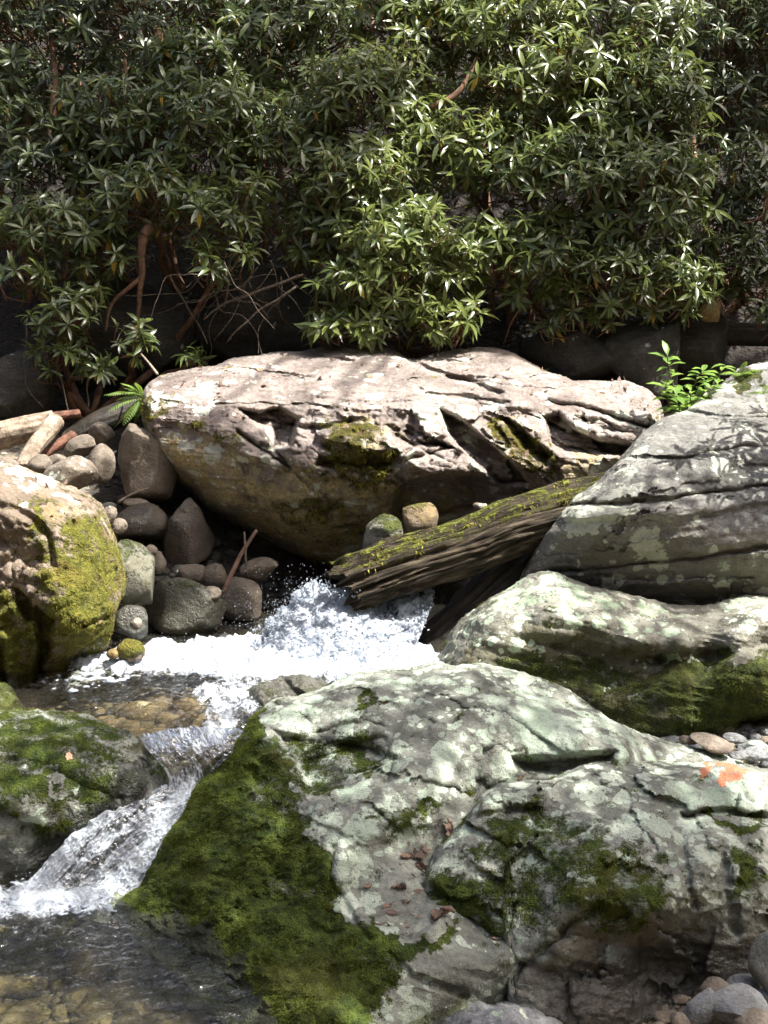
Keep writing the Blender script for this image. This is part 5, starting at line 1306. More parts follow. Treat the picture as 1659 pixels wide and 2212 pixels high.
for k in range(2600):
    i_, j_ = rng.integers(0, sp['P'].shape[0] - 1), rng.integers(0, sp['P'].shape[1])
    if i_ > sp['P'].shape[0] * 0.75 and rng.random() < 0.6: continue
    c_ = sp['P'][i_, j_] + sp['N'][i_, j_] * abs(rng.normal()) * 0.014
    V = V1 * (0.0012 + 0.0042 * rng.random() ** 3) * np.array([rng.uniform(0.8, 1.7), 1, rng.uniform(0.8, 1.7)])
    SV.append(V + c_); SF.append(F1 + n); n += len(V)
tag(mesh_ob('spray', np.vstack(SV), np.vstack(SF), M['foam']), 'fine spray drops hanging over the white water', 'spray', kind='stuff')

# curl of froth at the foot of the chute and ragged lip of the foam bed
SV, SF, n = [], [], 0
for k in range(760):
    if k < 600:
        vx = rng.uniform(150, 900); z = 0.02; vy = 1392 + 70 * rng.random() ** 1.5 + (0 if vx > 300 else (300 - vx) * 0.25); Y = float(yz(vx, vy, z))
    else:
        vx = rng.uniform(-20, 250); vy = rng.uniform(1905, 1975); Y = float(yz(vx, vy, zl + 0.02))
    r = rng.uniform(0.006, 0.018) * (1 if k < 600 else 0.6)
    V = V1 * r * np.array([2.2, 1.3, 0.6])
    SV.append(V + w3(vx, vy, Y)); SF.append(F1 + n); n += len(V)
fo = tag(mesh_ob('froth', np.vstack(SV), np.vstack(SF), M['foam']), 'heaped froth along the white water', 'froth', kind='stuff')
rm = fo.modifiers.new('merge', 'REMESH'); rm.mode = 'VOXEL'; rm.voxel_size = 0.008; rm.use_smooth_shade = True
dm = fo.modifiers.new('froth', 'DISPLACE'); dm.texture = tx; dm.strength = 0.014; dm.mid_level = 0.5

# ------------------------------------------------------------------ leaves
def leaf_tpl(wid=0.112, droop=0.16, fold=0.05, st=4):
    t = np.linspace(0, 1, st)
    w = wid * np.sin(math.pi * np.clip(t * 0.93 + 0.05, 0, 1)) ** 0.8
    w[0] = 0.012; w[-1] = 0.006
    z = -droop * t ** 2 + 0.04 * np.sin(t * 3.1)
    V = []
    for k in range(st):
        V += [(t[k], -w[k], z[k] + fold * w[k] / wid * 0.6), (t[k], 0, z[k]), (t[k], w[k], z[k] + fold * w[k] / wid * 0.6)]
    F = []
    for k in range(st - 1):
        a = 3 * k
        F += [(a, a + 3, a + 4, a + 1), (a + 1, a + 4, a + 5, a + 2)]
    return np.array(V), np.array(F)
LT, LF = leaf_tpl()
LTS = [leaf_tpl(0.112, 0.05)[0], leaf_tpl(0.122, 0.30)[0], leaf_tpl(0.10, 0.50)[0], leaf_tpl(0.125, 0.14)[0]]
LTY, _ = leaf_tpl(0.20, 0.30, 0.06)

def basis(ax):
    ax = ax / np.linalg.norm(ax)
    a = np.cross(ax, [0.2, 0.9, 0.1]); a /= np.linalg.norm(a)
    return ax, a, np.cross(ax, a)

def rosette(p, axis, size, rng, n=None):
    """leaf matrices (x = leaf direction, z = leaf upper side) of one whorl"""
    ax, a, b = basis(axis)
    n = n or rng.integers(5, 12)
    out = []
    ph = rng.uniform(0, 6.28)
    for k in range(n):
        th = ph + k * 2.39996
        el = 0.6 - 0.9 * (k / n) + rng.normal() * 0.22
        d = math.cos(el) * (math.cos(th) * a + math.sin(th) * b) + math.sin(el) * ax
        d = d + np.array([0, 0, -0.12]); d /= np.linalg.norm(d)
        up = ax - d * (ax @ d); up /= np.linalg.norm(up)
        tw = rng.normal() * 0.25
        s = np.cross(up, d)
        s, up = s * math.cos(tw) + up * math.sin(tw), up * math.cos(tw) - s * math.sin(tw)
        L = size * rng.uniform(0.72, 1.12)
        out.append((p + d * 0.006, d, s, up, L))
    return out

def leaf_mesh(name, tpl, mat):
    me = bpy.data.meshes.new(name)
    me.from_pydata([tuple(v) for v in tpl], [], [tuple(f) for f in LF.tolist()])
    me.polygons.foreach_set('use_smooth', np.ones(len(me.polygons), bool))
    me.materials.append(mat)
    return me
LMS = {m: [leaf_mesh('leaf', leaf_tpl(w, d, f)[0], M[m]) for w, d, f in ((0.115, 0.12, 0.05), (0.13, 0.34, 0.07), (0.105, 0.05, 0.03))] for m in ('leaf', 'leaf_sun_tint', 'leaf_shade_tint')}
LM = LMS['leaf']
LT3, LF3 = leaf_tpl(0.12, 0.16, 0.05, 3)
LMY = leaf_mesh('leaf', leaf_tpl(0.15, 0.28, 0.06)[0], M['yleaf'])

def bush(label, base, lobes, limbs=(), seed=1, n_single=260, size=0.122, yellow=0.012, mat='leaf', group='rhododendron bushes along the far bank', twigs=(), far=False):
    """rhododendron: lobes (vx, vy, Y, rx, ry, depth, count); limbs = lists of (vx, vy, Y) with radii"""
    rng = np.random.default_rng(seed)
    bx, by = base
    B = np.array([bx, by, float(ground_z(bx, by)) - 0.05])
    root = empty('rhododendron', B)
    tag(root, label, 'shrub', group)
    ros = []
    tw = Bag()
    for (vx, vy, Y, rx, ry, dep, cnt) in lobes:
        Y += 0.75 * max(0.0, 450 - vy) / 450      # the bank leans back, so the crown does too
        C = w3(vx, vy, Y); s = Y / FPX
        Rv = np.array([rx * s, dep, ry * s])
        pts = [B + np.array([rng.normal() * 0.1, 0.1, 0]), B * 0.6 + C * 0.4 + np.array([rng.normal() * 0.2, 0.25 + 0.1 * rng.random(), 0.1]), C + np.array([0, dep * 0.4, -Rv[2] * 0.3])]
        V, F = tube(pts, 0.035, 0.012, 16, 7, 0.04)
        mesh_ob('stem', V, [tuple(dict.fromkeys(f)) for f in F.tolist()], M['bark'], root)
        for k in range(int(cnt * (1 if far else 1.4))):
            u = rng.normal(size=3); u /= np.linalg.norm(u)
            if u[1] > 0.35 and rng.random() < 0.75: u[1] *= -1
            if u[2] < -0.2 and rng.random() < 0.5: u[2] *= -1
            rad = 1.0 - 0.45 * rng.random() ** 1.6
            rad *= 1 + 0.22 * float(perlin((u * 2.3 + seed * 3.7 + vx * 0.01)[None])[0]) * 1.5
            p = C + u * Rv * rad
            ax = u * np.array([1, 1.0, 1]) * 0.7 + np.array([0.22, -0.22, 0.85]) + rng.normal(size=3) * 0.38
            ros.append((p, ax, size * rng.uniform(0.6, 1.2)))
            a_ = ax / np.linalg.norm(ax)
            q1 = p - a_ * rng.uniform(0.08, 0.16)
            q2 = q1 * 0.6 + C * 0.4 + rng.normal(size=3) * 0.05 + np.array([0, 0.08, -0.05])
            V, F = tube([q2, q1, p], 0.0055, 0.003, 5, 4)
            tw.add(V, F, rng.random())
    for pts, r0, r1 in limbs:
        pts = [(x, y, Y + 0.75 * max(0.0, 450 - y) / 450) for x, y, Y in pts]
        V, F = tube([w3(*p) for p in pts], r0, r1, 8 * len(pts), 9, 0.012)
        mesh_ob('branch', V, [tuple(dict.fromkeys(f)) for f in F.tolist()], M['bark'], root)
    for pts, r0, r1 in twigs:
        V, F = tube([w3(*p) for p in pts], r0, r1, 6 * len(pts), 5, 0.02)
        mesh_ob('bare_twig', V, [tuple(dict.fromkeys(f)) for f in F.tolist()], M['twig'], root)
    t_ob = tw.build('twigs', M['bark'], root)
    t_ob['kind'] = 'stuff'
    leaves = []
    for p, ax, sz in ros:
        for L in rosette(p, ax, sz, rng):
            leaves.append(L)
        if rng.random() < 0.16:      # an old yellow leaf hanging under the whorl
            d = np.array([rng.normal() * 0.5, -0.4 + rng.normal() * 0.3, -1.0]); d /= np.linalg.norm(d)
            s_ = np.cross(d, [0.1, 1, 0]); s_ /= np.linalg.norm(s_)
            if rng.random() < yellow * 12:
                leaves.append((p, d, s_, np.cross(d, s_), -sz * 0.9))
    # nearest leaves in the picture become parts of their own
    C0 = np.array([l[0] for l in leaves]); vx, vy = pix(C0)
    seen = (vx > 0) & (vx < 1659) & (vy > 0) & (vy < 900)
    score = np.where(seen, C0[:, 1] - 0.35 * np.random.default_rng(seed).random(len(leaves)), 99)
    yel = np.array([l[4] < 0 for l in leaves])
    score[yel & seen] -= 5
    order = np.argsort(score)
    single = set(order[:n_single].tolist())
    Bi = Vector(B)
    VV, NN = [], 0
    VY = []
    for k, (p, d, s, up, L) in enumerate(leaves):
        y = L < 0; L = abs(L)
        if k in single:
            ob = bpy.data.objects.new('leaf', LMY if y else LMS[mat][k % 3])
            m = Matrix(((d[0] * L, s[0] * L, up[0] * L, p[0] - B[0]), (d[1] * L, s[1] * L, up[1] * L, p[1] - B[1]), (d[2] * L, s[2] * L, up[2] * L, p[2] - B[2]), (0, 0, 0, 1)))
            COL.objects.link(ob)
            ob.parent = root
            ob.matrix_local = m
        else:
            T_ = LT3 if far else LTS[k * 7 % 4]
            VV.append(p + (T_[:, :1] * d + T_[:, 1:2] * s + T_[:, 2:] * up) * L)
    if VV:
        nl = len(VV)
        V = np.vstack(VV)
        T_, F_ = (LT3, LF3) if far else (LT, LF)
        F = (F_[None] + (np.arange(nl) * len(T_))[:, None, None]).reshape(-1, 4)
        fo = mesh_ob('foliage', V, F, M[mat], root, True, {'rnd': np.repeat(rng.random(nl), len(T_))})
        fo['kind'] = 'stuff'
    return root

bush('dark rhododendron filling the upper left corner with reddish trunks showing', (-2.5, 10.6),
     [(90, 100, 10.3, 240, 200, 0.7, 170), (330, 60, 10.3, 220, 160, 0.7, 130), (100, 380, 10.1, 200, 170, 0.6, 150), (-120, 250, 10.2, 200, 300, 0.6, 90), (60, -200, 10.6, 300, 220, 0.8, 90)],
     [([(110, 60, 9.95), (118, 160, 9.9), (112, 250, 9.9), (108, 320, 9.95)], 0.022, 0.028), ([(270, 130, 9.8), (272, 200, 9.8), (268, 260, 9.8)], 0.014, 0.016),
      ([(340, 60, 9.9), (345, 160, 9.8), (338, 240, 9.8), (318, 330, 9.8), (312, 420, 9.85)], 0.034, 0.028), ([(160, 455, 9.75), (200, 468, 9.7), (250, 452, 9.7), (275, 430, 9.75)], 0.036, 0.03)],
     seed=101, yellow=0.02, mat='leaf_shade_tint')
bush('rhododendron drooping over the dark hollow left of centre, with a bent bare limb', (-1.3, 10.3),
     [(420, 150, 9.85, 120, 90, 0.35, 70), (420, 300, 9.7, 170, 130, 0.45, 130), (330, 430, 9.6, 130, 80, 0.35, 65), (470, 470, 9.6, 110, 90, 0.35, 45), (120, 500, 9.65, 160, 70, 0.35, 70), (220, 560, 9.55, 110, 50, 0.25, 26), (250, 300, 9.9, 150, 130, 0.4, 80)],
     [([(328, 490, 9.45), (312, 508, 9.42), (304, 550, 9.42), (308, 590, 9.42), (300, 640, 9.42), (298, 690, 9.42)], 0.036, 0.012), ([(305, 600, 9.42), (270, 630, 9.4), (240, 665, 9.4), (228, 715, 9.4)], 0.016, 0.008)],
     seed=102, yellow=0.03)
bush('low hanging rhododendron sprays in front of the dark rock at left', (-2.0, 9.6),
     [(140, 690, 9.25, 90, 45, 0.2, 14), (290, 740, 9.15, 55, 40, 0.15, 7), (120, 770, 9.2, 70, 35, 0.15, 9), (60, 600, 9.4, 80, 40, 0.2, 12), (205, 800, 9.15, 45, 30, 0.1, 5), (170, 640, 9.3, 60, 30, 0.2, 8), (480, 560, 9.35, 90, 45, 0.2, 12), (420, 770, 9.3, 40, 20, 0.1, 3)],
     [], seed=103, yellow=0.03, twigs=[([(60, 690, 9.2), (52, 760, 9.2), (60, 830, 9.15), (90, 880, 9.1)], 0.006, 0.004), ([(200, 780, 9.15), (190, 830, 9.1), (192, 880, 9.05)], 0.006, 0.005), ([(120, 800, 9.15), (140, 850, 9.1), (150, 890, 9.05)], 0.005, 0.004), ([(300, 720, 9.2), (280, 700, 9.2), (250, 740, 9.15)], 0.005, 0.004)])
rt = np.random.default_rng(77)
twl = []
for k in range(17):
    x0, y0 = rt.uniform(420, 640), rt.uniform(560, 640)
    p = [(x0, y0, 9.35 + rt.normal() * 0.12)]
    ang = rt.uniform(0.3, 2.6)
    for q in range(4):
        ang += rt.normal() * 0.5
        p.append((p[-1][0] + 46 * math.cos(ang), p[-1][1] + 46 * abs(math.sin(ang)), p[-1][2] + rt.normal() * 0.06))
    twl.append((p, 0.004, 0.002))
twl += [([(655, 595, 9.3), (560, 625, 9.3), (500, 650, 9.3), (440, 690, 9.3)], 0.012, 0.006), ([(640, 620, 9.25), (560, 670, 9.25), (490, 740, 9.25)], 0.010, 0.005), ([(512, 420, 9.5), (505, 520, 9.45), (495, 600, 9.4), (485, 660, 9.4)], 0.012, 0.009),
        ([(370, 600, 9.4), (400, 660, 9.4), (430, 700, 9.4), (450, 740, 9.35)], 0.008, 0.004)]
bush('tall rhododendron left of centre above a tangle of bare brown twigs', (-.4, 10.4),
     [(640, 120, 10.3, 170, 150, 0.6, 130), (620, 330, 9.95, 130, 130, 0.5, 100), (560, 30, 10.4, 160, 120, 0.6, 80), (700, 500, 9.9, 120, 90, 0.4, 60), (600, -200, 10.7, 260, 200, 0.8, 80)],
     [([(800, 10, 10.0), (805, 90, 9.95), (800, 200, 10.0)], 0.02, 0.018), ([(590, 400, 9.7), (650, 360, 9.65), (730, 340, 9.65), (800, 320, 9.7)], 0.008, 0.006)], seed=104, twigs=twl)
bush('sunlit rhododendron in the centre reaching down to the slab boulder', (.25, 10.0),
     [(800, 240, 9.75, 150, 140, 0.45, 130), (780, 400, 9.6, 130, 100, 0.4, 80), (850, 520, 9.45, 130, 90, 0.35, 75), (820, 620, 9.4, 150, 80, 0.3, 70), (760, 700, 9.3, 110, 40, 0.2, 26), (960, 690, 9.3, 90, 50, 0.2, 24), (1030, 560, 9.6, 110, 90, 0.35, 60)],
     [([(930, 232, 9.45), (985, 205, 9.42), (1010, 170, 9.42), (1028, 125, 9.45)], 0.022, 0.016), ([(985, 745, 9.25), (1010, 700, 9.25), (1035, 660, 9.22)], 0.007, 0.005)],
     seed=105, n_single=290, mat='leaf_sun_tint')
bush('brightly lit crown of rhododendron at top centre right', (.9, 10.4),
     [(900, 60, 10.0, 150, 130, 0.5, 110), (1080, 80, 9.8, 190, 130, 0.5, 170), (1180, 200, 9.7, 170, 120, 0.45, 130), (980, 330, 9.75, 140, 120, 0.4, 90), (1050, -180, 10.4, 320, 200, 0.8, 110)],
     [([(1030, 160, 9.5), (1120, 180, 9.45), (1200, 190, 9.45)], 0.008, 0.005), ([(1040, 170, 9.5), (1100, 220, 9.45), (1160, 250, 9.45)], 0.007, 0.004)], seed=106, n_single=290, yellow=0.03, mat='leaf_sun_tint')
bush('broad rhododendron right of centre with dull half-shaded leaves', (1.5, 10.1),
     [(1230, 380, 9.65, 170, 140, 0.45, 150), (1380, 260, 9.75, 150, 170, 0.45, 150), (1400, 440, 9.6, 140, 140, 0.4, 120), (1180, 560, 9.6, 140, 110, 0.4, 90), (1320, 590, 9.5, 130, 90, 0.35, 75), (1450, 620, 9.5, 110, 70, 0.3, 55), (1250, 690, 9.5, 110, 30, 0.2, 16), (1350, 100, 9.9, 160, 150, 0.5, 120)],
     [([(1130, 650, 9.45), (1105, 700, 9.45), (1090, 740, 9.5)], 0.006, 0.005)], seed=107, n_single=290, size=0.115)
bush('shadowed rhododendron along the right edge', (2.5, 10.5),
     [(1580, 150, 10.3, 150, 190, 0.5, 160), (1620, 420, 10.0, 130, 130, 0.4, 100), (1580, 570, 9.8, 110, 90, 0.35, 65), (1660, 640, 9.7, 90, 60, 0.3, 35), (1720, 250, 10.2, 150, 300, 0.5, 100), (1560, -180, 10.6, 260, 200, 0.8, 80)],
     [([(1645, 340, 9.7), (1655, 420, 9.7), (1650, 480, 9.7)], 0.014, 0.014), ([(1655, 430, 9.65), (1640, 470, 9.62), (1600, 480, 9.62)], 0.006, 0.004)], seed=108, size=0.105, mat='leaf_shade_tint')
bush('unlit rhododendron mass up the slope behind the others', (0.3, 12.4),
     [(300, 250, 12.0, 520, 330, 0.5, 330), (80, 120, 11.8, 300, 260, 0.4, 200), (900, 350, 11.9, 520, 330, 0.5, 230), (1450, 350, 11.9, 420, 350, 0.5, 240), (1650, 200, 11.8, 260, 400, 0.4, 300), (800, -150, 12.3, 900, 260, 0.6, 300)], [], seed=109, n_single=0, size=0.15, yellow=0, mat='leaf_shade_tint', far=True)

# ------------------------------------------------------------------ small plants
def leafy(name, label, cat, base_w, stems, mat, seed, wid=0.2, leafL=0.075):
    rng = np.random.default_rng(seed)
    root = empty(name, base_w)
    tag(root, label, cat)
    tpl, _ = leaf_tpl(wid, 0.25, 0.08)
    me = leaf_mesh('leaf', tpl, mat)
    for pts, nl in stems:
        W = [np.array(base_w)] + [w3(*p) for p in pts]
        V, F = tube(W, 0.006, 0.003, 12, 5)
        mesh_ob('stem', V, [tuple(dict.fromkeys(f)) for f in F.tolist()], M['twig'], root)
        S = spline(W, 40)
        for k in range(nl):
            t = 0.25 + 0.75 * k / max(1, nl - 1)
            p = S[int(t * 39)]
            th = k * 2.4 + rng.normal() * 0.3
            el = 0.15 + 0.5 * (t - 0.5) + rng.normal() * 0.2
            d = np.array([math.cos(th) * math.cos(el), math.sin(th) * math.cos(el) - 0.25, math.sin(el)]); d /= np.linalg.norm(d)
            s = np.cross([0, -0.25, 1], d); s /= np.linalg.norm(s); up = np.cross(d, s)
            L = leafL * rng.uniform(0.7, 1.15)
            ob = bpy.data.objects.new('leaf', me)
            q = p - np.array(base_w)
            COL.objects.link(ob); ob.parent = root
            ob.matrix_local = Matrix(((d[0] * L, s[0] * L, up[0] * L, q[0]), (d[1] * L, s[1] * L, up[1] * L, q[1]), (d[2] * L, s[2] * L, up[2] * L, q[2]), (0, 0, 0, 1)))
    return root
bs = w3(1480, 905, 8.25)
leafy('sapling', 'bright green leafy sapling growing between the slab and the banded boulder', 'sapling', bs,
      [([(1460, 850, 8.2), (1445, 800, 8.2), (1442, 768, 8.2)], 20), ([(1490, 860, 8.2), (1505, 820, 8.2), (1520, 800, 8.2)], 18), ([(1450, 880, 8.15), (1440, 850, 8.1), (1438, 830, 8.1)], 12), ([(1510, 870, 8.2), (1540, 830, 8.2), (1566, 788, 8.2)], 18), ([(1500, 880, 8.15), (1520, 850, 8.1), (1550, 830, 8.1)], 12),
       ([(1470, 890, 8.1), (1465, 870, 8.05), (1460, 855, 8.0)], 12), ([(1480, 890, 8.1), (1490, 870, 8.05), (1492, 845, 8.02)], 12)], M['young'], 5, 0.19, 0.105)

def fern(name, label, base_w, fronds, seed, L0=0.16, cat='fern'):
    rng = np.random.default_rng(seed)
    root = empty(name, base_w)
    tag(root, label, cat)
    for (dx, dy, dz, L) in fronds:
        d = np.array([dx, dy, dz]); d = d / np.linalg.norm(d)
        S = spline([np.zeros(3), d * L * 0.5, d * L + np.array([0, 0, -0.22 * L])], 16)
        T, N, B = frame_path(S)
        bag = Bag()
        V, F = tube(S, 0.0022, 0.001, 10, 4)
        bag.add(V, F, 0.1)
        for k in range(1, 16):
            w = L * 0.26 * math.sin(math.pi * (0.12 + 0.86 * k / 16))
            side = np.cross(T[k], [0, 0, 1]); side /= np.linalg.norm(side) + 1e-9
            for sg in (-1, 1):
                dd = side * sg + T[k] * 0.45 + np.array([0, 0, -0.12]); dd /= np.linalg.norm(dd)
                u = np.cross(dd, side * sg + 0.01); 
                s = T[k]
                q = S[k] + (LT[:, :1] * dd + LT[:, 1:2] * s * 1.15 + LT[:, 2:] * np.array([0, 0, 1])) * w
                bag.add(q, LF, rng.random())
        bag.V = [v + np.array(base_w) for v in bag.V]
        bag.build('frond', M['fern'], root)
    return root
fb, _ = on_rock(slab, 312, 852)
fern('fern', 'bright fern tuft hanging on the left end of the slab boulder', fb + np.array([0, 0.0, -0.02]),
     [(-1, -0.3, 0.35, .24), (-0.7, -0.4, 0.8, .19), (-0.9, -0.5, -0.1, .23), (-0.5, -0.7, -0.5, .2), (-0.8, -0.2, -0.6, .22), (-0.3, -0.3, 1, .13), (-1, 0.2, 0.1, .17), (-0.35, -0.8, -0.9, .14), (-0.6, -0.5, 0.4, .16), (0.1, -0.7, -0.3, .1), (-0.9, 0, 0.7, .14), (-0.7, -0.6, -0.9, .15)], 3)
fb2, _ = on_rock(backr, 1600, 812)
fern('fern', 'pale green fern on the mossy rock at the right edge', fb2, [(-1, -0.4, 0.35, .14), (0.8, -0.5, 0.5, .15), (-0.4, -0.8, 0.3, .14), (0.3, -0.9, 0.4, .14), (1, -0.2, 0.2, .15), (-0.8, -0.2, 0.7, .12), (0.2, -0.3, 1, .12)], 4)
fb3, _ = on_rock(backr, 1640, 835)
fern('fern', 'second yellow-green fern below the pale one at the right edge', w3(1650, 850, 7.6), [(-1, -0.4, 0.2, .12), (-0.5, -0.8, 0.3, .12), (0.6, -0.8, 0.4, .14), (0.1, -0.8, 0.8, .12)], 6)

# rhododendron spray overhanging from beyond the right edge: it throws the leaf shadows on the banded boulder
def spray_bush():
    rng = np.random.default_rng(55)
    root = empty('rhododendron', (3.2, 6.7, float(ground_z(3.2, 6.7)) - 0.05))
    tag(root, 'rhododendron just beyond the right edge whose leaves shadow the banded boulder', 'shrub', 'rhododendron bushes along the far bank')
    B = np.array(root.location)
    tg = [(1572, 905), (1625, 930), (1528, 975), (1588, 985), (1630, 1035), (1575, 1065), (1650, 1110), (1600, 1150), (1640, 1180), (1590, 920), (1545, 960), (1640, 960), (1600, 1010), (1560, 1040), (1645, 1060), (1610, 1090), (1655, 890), (1650, 1010), (1480, 985), (1700, 960), (1690, 1090), (1720, 1030)]
    VV = []
    for k, (x, y) in enumerate(tg):
        p0, _ = on_rock(banded, x, y)
        t_ = rng.uniform(0.8, 1.2)
        while pix(p0 + np.array(SUN) * t_)[0] < 1760: t_ += 0.1
        p = p0 + np.array(SUN) * t_
        ax = np.array([-0.2, -0.2, 0.9]) + rng.normal(size=3) * 0.3
        V, F = tube([B, B * 0.5 + p * 0.5 + np.array([0.2, 0, 0.3]), p + np.array([0.1, 0, -0.05]), p], 0.012, 0.004, 16, 5)
        mesh_ob('branch', V, [tuple(dict.fromkeys(f)) for f in F.tolist()], M['bark'], root)
        for (q, d, s, up, L) in rosette(p, ax, 0.15, rng, 9):
            ob = bpy.data.objects.new('leaf', LM[k % 3]); COL.objects.link(ob); ob.parent = root
            q = q - B
            ob.matrix_local = Matrix(((d[0] * L, s[0] * L, up[0] * L, q[0]), (d[1] * L, s[1] * L, up[1] * L, q[1]), (d[2] * L, s[2] * L, up[2] * L, q[2]), (0, 0, 0, 1)))
spray_bush()

# ------------------------------------------------------------------ trees standing outside the frame: their crowns give the dappled shade
def shade_tree(label, trunk_xy, targets, seed, zc=7.0, leaf=0.10):
    rng = np.random.default_rng(seed)
    x, y = trunk_xy
    B = np.array([x, y, float(ground_z(x, y)) - 0.1])
    root = empty('tree', B)
    tag(root, label, 'tree', 'streamside trees outside the frame')
    top = B + np.array([0.2, 0.3, zc + 3])
    V, F = tube([B, B + np.array([0.05, 0.1, 2.5]), B + np.array([-0.1, 0.1, 5]), top], 0.22, 0.07, 24, 12)
    mesh_ob('trunk', V, [tuple(dict.fromkeys(f)) for f in F.tolist()], M['canopy_bark'], root)
    VV, RR = [], []
    S = np.array(SUN)
    for (vx, vy, Y, r, cnt) in targets:
        p0 = w3(vx, vy, Y)
        z = zc + rng.uniform(-0.6, 1.2)
        C = p0 + S * ((z - p0[2]) / S[2])
        st = B + np.array([0, 0.1, rng.uniform(3.5, 6)])
        V, F = tube([st, st * 0.5 + C * 0.5 + np.array([0, 0, 0.5]), C], 0.06, 0.015, 14, 6, 0.1)
        mesh_ob('limb', V, [tuple(dict.fromkeys(f)) for f in F.tolist()], M['canopy_bark'], root)
        for k in range(cnt):
            u = rng.normal(size=3); u /= np.linalg.norm(u)
            p = C + u * r * rng.random() ** 0.4 * np.array([1, 1, 0.7])
            d = rng.normal(size=3) + np.array([0, 0, -0.2]); d /= np.linalg.norm(d)
            up = np.array([0, 0, 1.0]) + rng.normal(size=3) * 0.5
            s = np.cross(up, d); s /= np.linalg.norm(s); up = np.cross(d, s)
            VV.append(p + (LT3[:, :1] * d + LT3[:, 1:2] * s * 2.4 + LT3[:, 2:] * up) * leaf * rng.uniform(0.7, 1.2)); RR.append(rng.random())
    F = (LF3[None] + (np.arange(len(VV)) * len(LT3))[:, None, None]).reshape(-1, 4)
    o = mesh_ob('crown', np.vstack(VV), F, M['canopyleaf'], root, True, {'rnd': np.repeat(RR, len(LT3))})
    o['kind'] = 'stuff'
    return root
shade_tree('slender tree beyond the right edge whose crown dapples the near boulders', (4.6, 2.6),
    [(620, 1620, 5.4, .5, 200), (800, 1540, 5.7, .5, 200), (1000, 1560, 5.7, .5, 220), (1180, 1560, 5.8, .45, 180), (600, 1850, 5.0, .5, 200), (850, 1780, 5.1, .45, 170), (780, 1990, 4.7, .4, 130), (1000, 1980, 4.7, .45, 220), (1180, 1800, 5.0, .5, 240),
     (1350, 1800, 4.9, .45, 200), (1550, 1800, 4.9, .5, 240), (1300, 2050, 4.6, .6, 420), (1550, 2100, 4.5, .6, 420), (1450, 1980, 4.6, .4, 200), (800, 2180, 4.4, .6, 160), (350, 2100, 4.7, .6, 180), (80, 2120, 4.7, .6, 180), (150, 1880, 5.3, .4, 110),
     (80, 1650, 5.5, .45, 170), (250, 1640, 5.6, .4, 130), (350, 1560, 5.9, .4, 130), (200, 1530, 6.1, .3, 70), (1250, 1470, 6.3, .4, 150), (1480, 1500, 6.2, .45, 150), (1400, 1330, 6.5, .35, 50), (1300, 1220, 6.9, .3, 160), (1480, 1230, 6.9, .3, 110)], 31, 6.4)
shade_tree('taller tree beyond the right edge shading parts of the rhododendron bank', (5.4, 12.6),
    [(100, 120, 10.5, .8, 520), (150, 420, 9.9, .8, 520), (300, 600, 9.6, .7, 420), (80, 700, 9.4, .6, 230), (560, 560, 9.5, .5, 240), (620, 60, 10.6, .4, 110), (1280, 590, 9.5, .5, 320), (1120, 680, 9.5, .35, 90), (1600, 250, 10.5, .45, 240), (1600, 520, 9.8, .5, 240),
     (120, 820, 9.6, .4, 160), (1250, 740, 9.9, .25, 90), (1500, 740, 9.8, .3, 120), (500, 680, 9.9, .4, 140), (1620, 730, 9.8, .45, 260), (1560, 640, 9.8, .4, 160), (300, 250, 13.2, .7, 130), (900, 330, 13.2, .7, 130), (1450, 330, 13.2, .7, 130), (230, 300, 9.9, .5, 220), (620, 420, 9.8, .35, 120), (400, 1190, 7.7, .38, 200), (300, 1120, 7.9, .3, 130), (480, 1270, 7.6, .3, 120)], 32, 8.2, 0.155)

# ------------------------------------------------------------------ fallen leaves
def fallen(label, R, vx, vy, L, mat, seed, n=1, group=None, flat=False):
    """a dry curled leaf (or a clump of n) lying on a boulder"""
    rng = np.random.default_rng(seed)
    p, nrm = on_rock(R, vx, vy)
    bag = Bag()
    for k in range(n):
        t = np.linspace(0, 1, 9)
        w = 0.28 * np.sin(math.pi * np.clip(t, 0.02, 0.98)) ** 0.7 * (1 + 0.25 * np.sin(t * 19 + seed + k))
        curl = rng.uniform(0.3, 1.1) * (0.35 if flat else 1)
        V = []
        for i in range(9):
            for j in range(5):
                u = (j - 2) / 2
                V.append((t[i] - 0.5, u * w[i] * math.cos(curl * abs(u)), w[i] * (1.1 * curl) * u * u * 0.9 + 0.22 * curl * (t[i] - 0.5) ** 2 * 2 + 0.05 * rng.normal() * (not flat)))
        V = np.array(V)
        th = rng.uniform(0, 6.28)
        ax, a, b = basis(nrm + rng.normal(size=3) * (0.1 if flat else 0.35))
        d = a * math.cos(th) + b * math.sin(th)
        s = np.cross(ax, d)
        l = L * rng.uniform(0.75, 1.1)
        off = (a * rng.normal() + b * rng.normal()) * L * 0.28 * (n > 1)
        W = p + off + ax * (0.004 + 0.006 * k) + (V[:, :1] * d + V[:, 1:2] * s + V[:, 2:] * ax) * l
        F = grid_faces(9, 5)
        bag.add(W, F, rng.random())
    V = np.vstack(bag.V)
    o = mesh_ob('dry_leaf', V, np.vstack(bag.F), mat, None, True, {'rnd': np.concatenate(bag.A)})
    sm = o.modifiers.new('thickness', 'SOLIDIFY'); sm.thickness = 0.0008
    return tag(o, label, 'leaf', group)
FG = 'dry leaves fallen on the boulders'
fallen('upright curled brown leaf in the crease left of the humped boulder', fore, 968, 1790, 0.075, M['dry'], 1, 2, FG)
fallen('crumpled brown leaf clump halfway down the crease by the humped boulder', fore, 902, 1862, 0.07, M['dry'], 2, 3, FG)
fallen('small dark leaf alone on the grey patch of the pale boulder', fore, 795, 1914, 0.045, M['dry'], 3, 1, FG)
fallen('pale curled leaf just above the mossy crease of the grey patch', fore, 872, 1925, 0.07, M['dry'], 4, 2, FG)
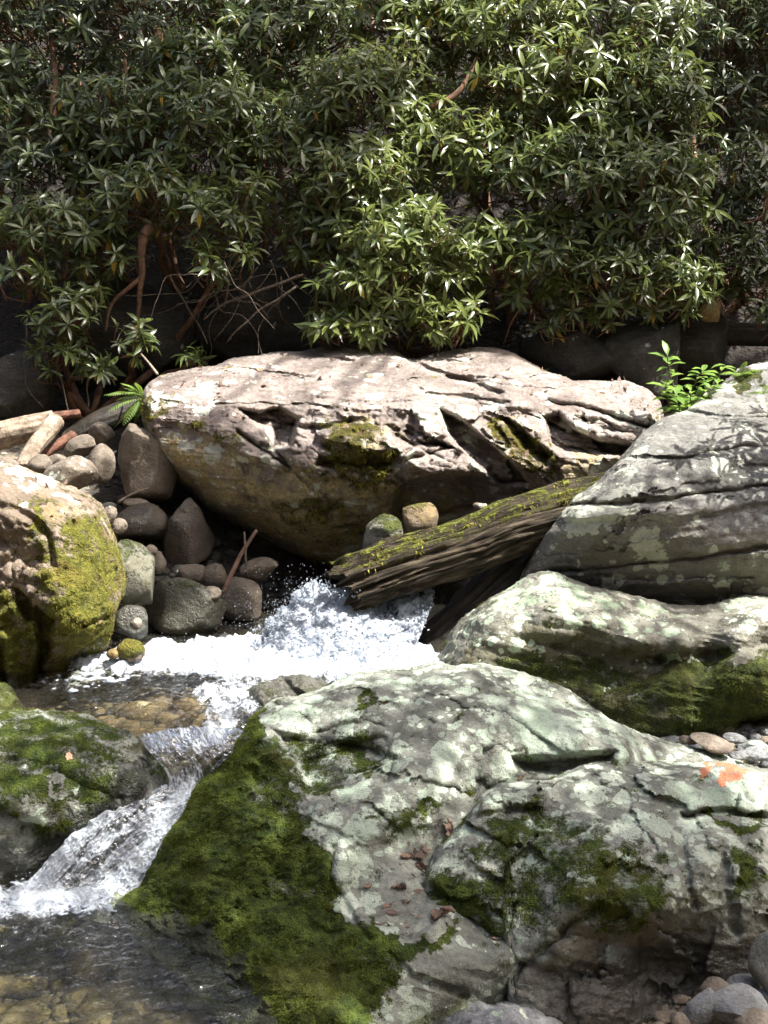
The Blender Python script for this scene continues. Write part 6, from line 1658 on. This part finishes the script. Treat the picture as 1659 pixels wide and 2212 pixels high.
fallen('thin dark leaf lying in the middle of the grey patch', fore, 845, 1976, 0.055, M['dry'], 5, 1, FG, True)
fallen('tangled brown leaf clump on the mossy ledge at the end of the crease', fore, 950, 1986, 0.06, M['dry'], 6, 4, FG)
fallen('tiny dark leaf on the lower grey lobe of the pale boulder', fore, 1068, 2034, 0.03, M['dry'], 7, 1, FG)
fallen('small red-brown leaf near the top left of the pale boulder', fore, 824, 1516, 0.04, M['dry'], 8, 2, FG)
fallen('pale tan leaf lying flat on the broad mossy boulder at left', lmoss, 146, 1640, 0.065, M['paleleaf'], 9, 1, FG, True)
fallen('dark leaf caught on the ridge of the humped boulder', right, 1130, 1684, 0.045, M['dry'], 10, 1, FG)
rl = np.random.default_rng(9)
spots = [(560, 800, 'left part of the slab top near its back edge'), (640, 812, 'slab top, a hand left of the long crack'), (720, 780, 'highest part of the slab'), (800, 815, 'middle of the slab top'), (860, 790, 'slab top close to the notch in its skyline'), (910, 840, 'slab top in front of the notch'), (1010, 800, 'right hump of the slab'), (1070, 820, 'slab top below the right hump'),
         (1180, 850, 'right shoulder of the slab'), (1300, 850, 'right end of the slab top'), (700, 960, 'mossy broken front of the slab'), (480, 830, 'left end of the slab top')]
for k, (x, y, where) in enumerate(spots):
    fallen('little dry leaf on the ' + where, slab, x, y, 0.05, M['dry' if k % 3 else 'paleleaf'], 30 + k, 1, FG)
for k, (x, y, where) in enumerate([(100, 1050, 'the top of the golden mossy boulder'), (170, 1085, 'the sunny shoulder of the golden mossy boulder')]):
    fallen('little dry leaf on ' + where, leftb, x, y, 0.045, M['dry'], 50 + k, 1, FG)

# crumbs of leaf litter, bark and needles caught on the ledges
def litter(label, R, count, seed, poly=None):
    rng = np.random.default_rng(seed)
    ok = R['N'][..., 2] > 0.55
    if poly: ok &= poly_in(R['px'], R['py'], poly)
    ok &= fbm(R['P'] * 5 + 2, 3) > 0.02
    ii, jj = np.nonzero(ok)
    VV, RR = [], []
    for k in range(count):
        q = rng.integers(0, len(ii)); p, nrm = R['P'][ii[q], jj[q]], R['N'][ii[q], jj[q]]
        ax, a, b = basis(nrm + rng.normal(size=3) * 0.3)
        th = rng.uniform(0, 6.28); d = a * math.cos(th) + b * math.sin(th); s_ = np.cross(ax, d)
        thin = rng.random() < 0.35
        VV.append(p + ax * 0.003 + (LT3[:, :1] * d + LT3[:, 1:2] * s_ * (0.35 if thin else rng.uniform(1.5, 3)) - LT3[:, 2:] * ax * 1.5) * rng.uniform(0.018, 0.05))
        RR.append(rng.random())
    F = (LF3[None] + (np.arange(count) * len(LT3))[:, None, None]).reshape(-1, 4)
    return tag(mesh_ob('leaf_litter', np.vstack(VV), F, M['dry'], None, True, {'rnd': np.repeat(RR, len(LT3))}), label, 'leaf litter', kind='stuff')
litter('brown leaf crumbs scattered over the slab boulder', slab, 260, 1)
litter('brown leaf crumbs in the crease between the two pale boulders', fore, 60, 2, [(820, 1780), (1000, 1740), (1000, 1900), (960, 2040), (800, 2010)])
litter('leaf crumbs on the top of the golden mossy boulder', leftb, 50, 3)
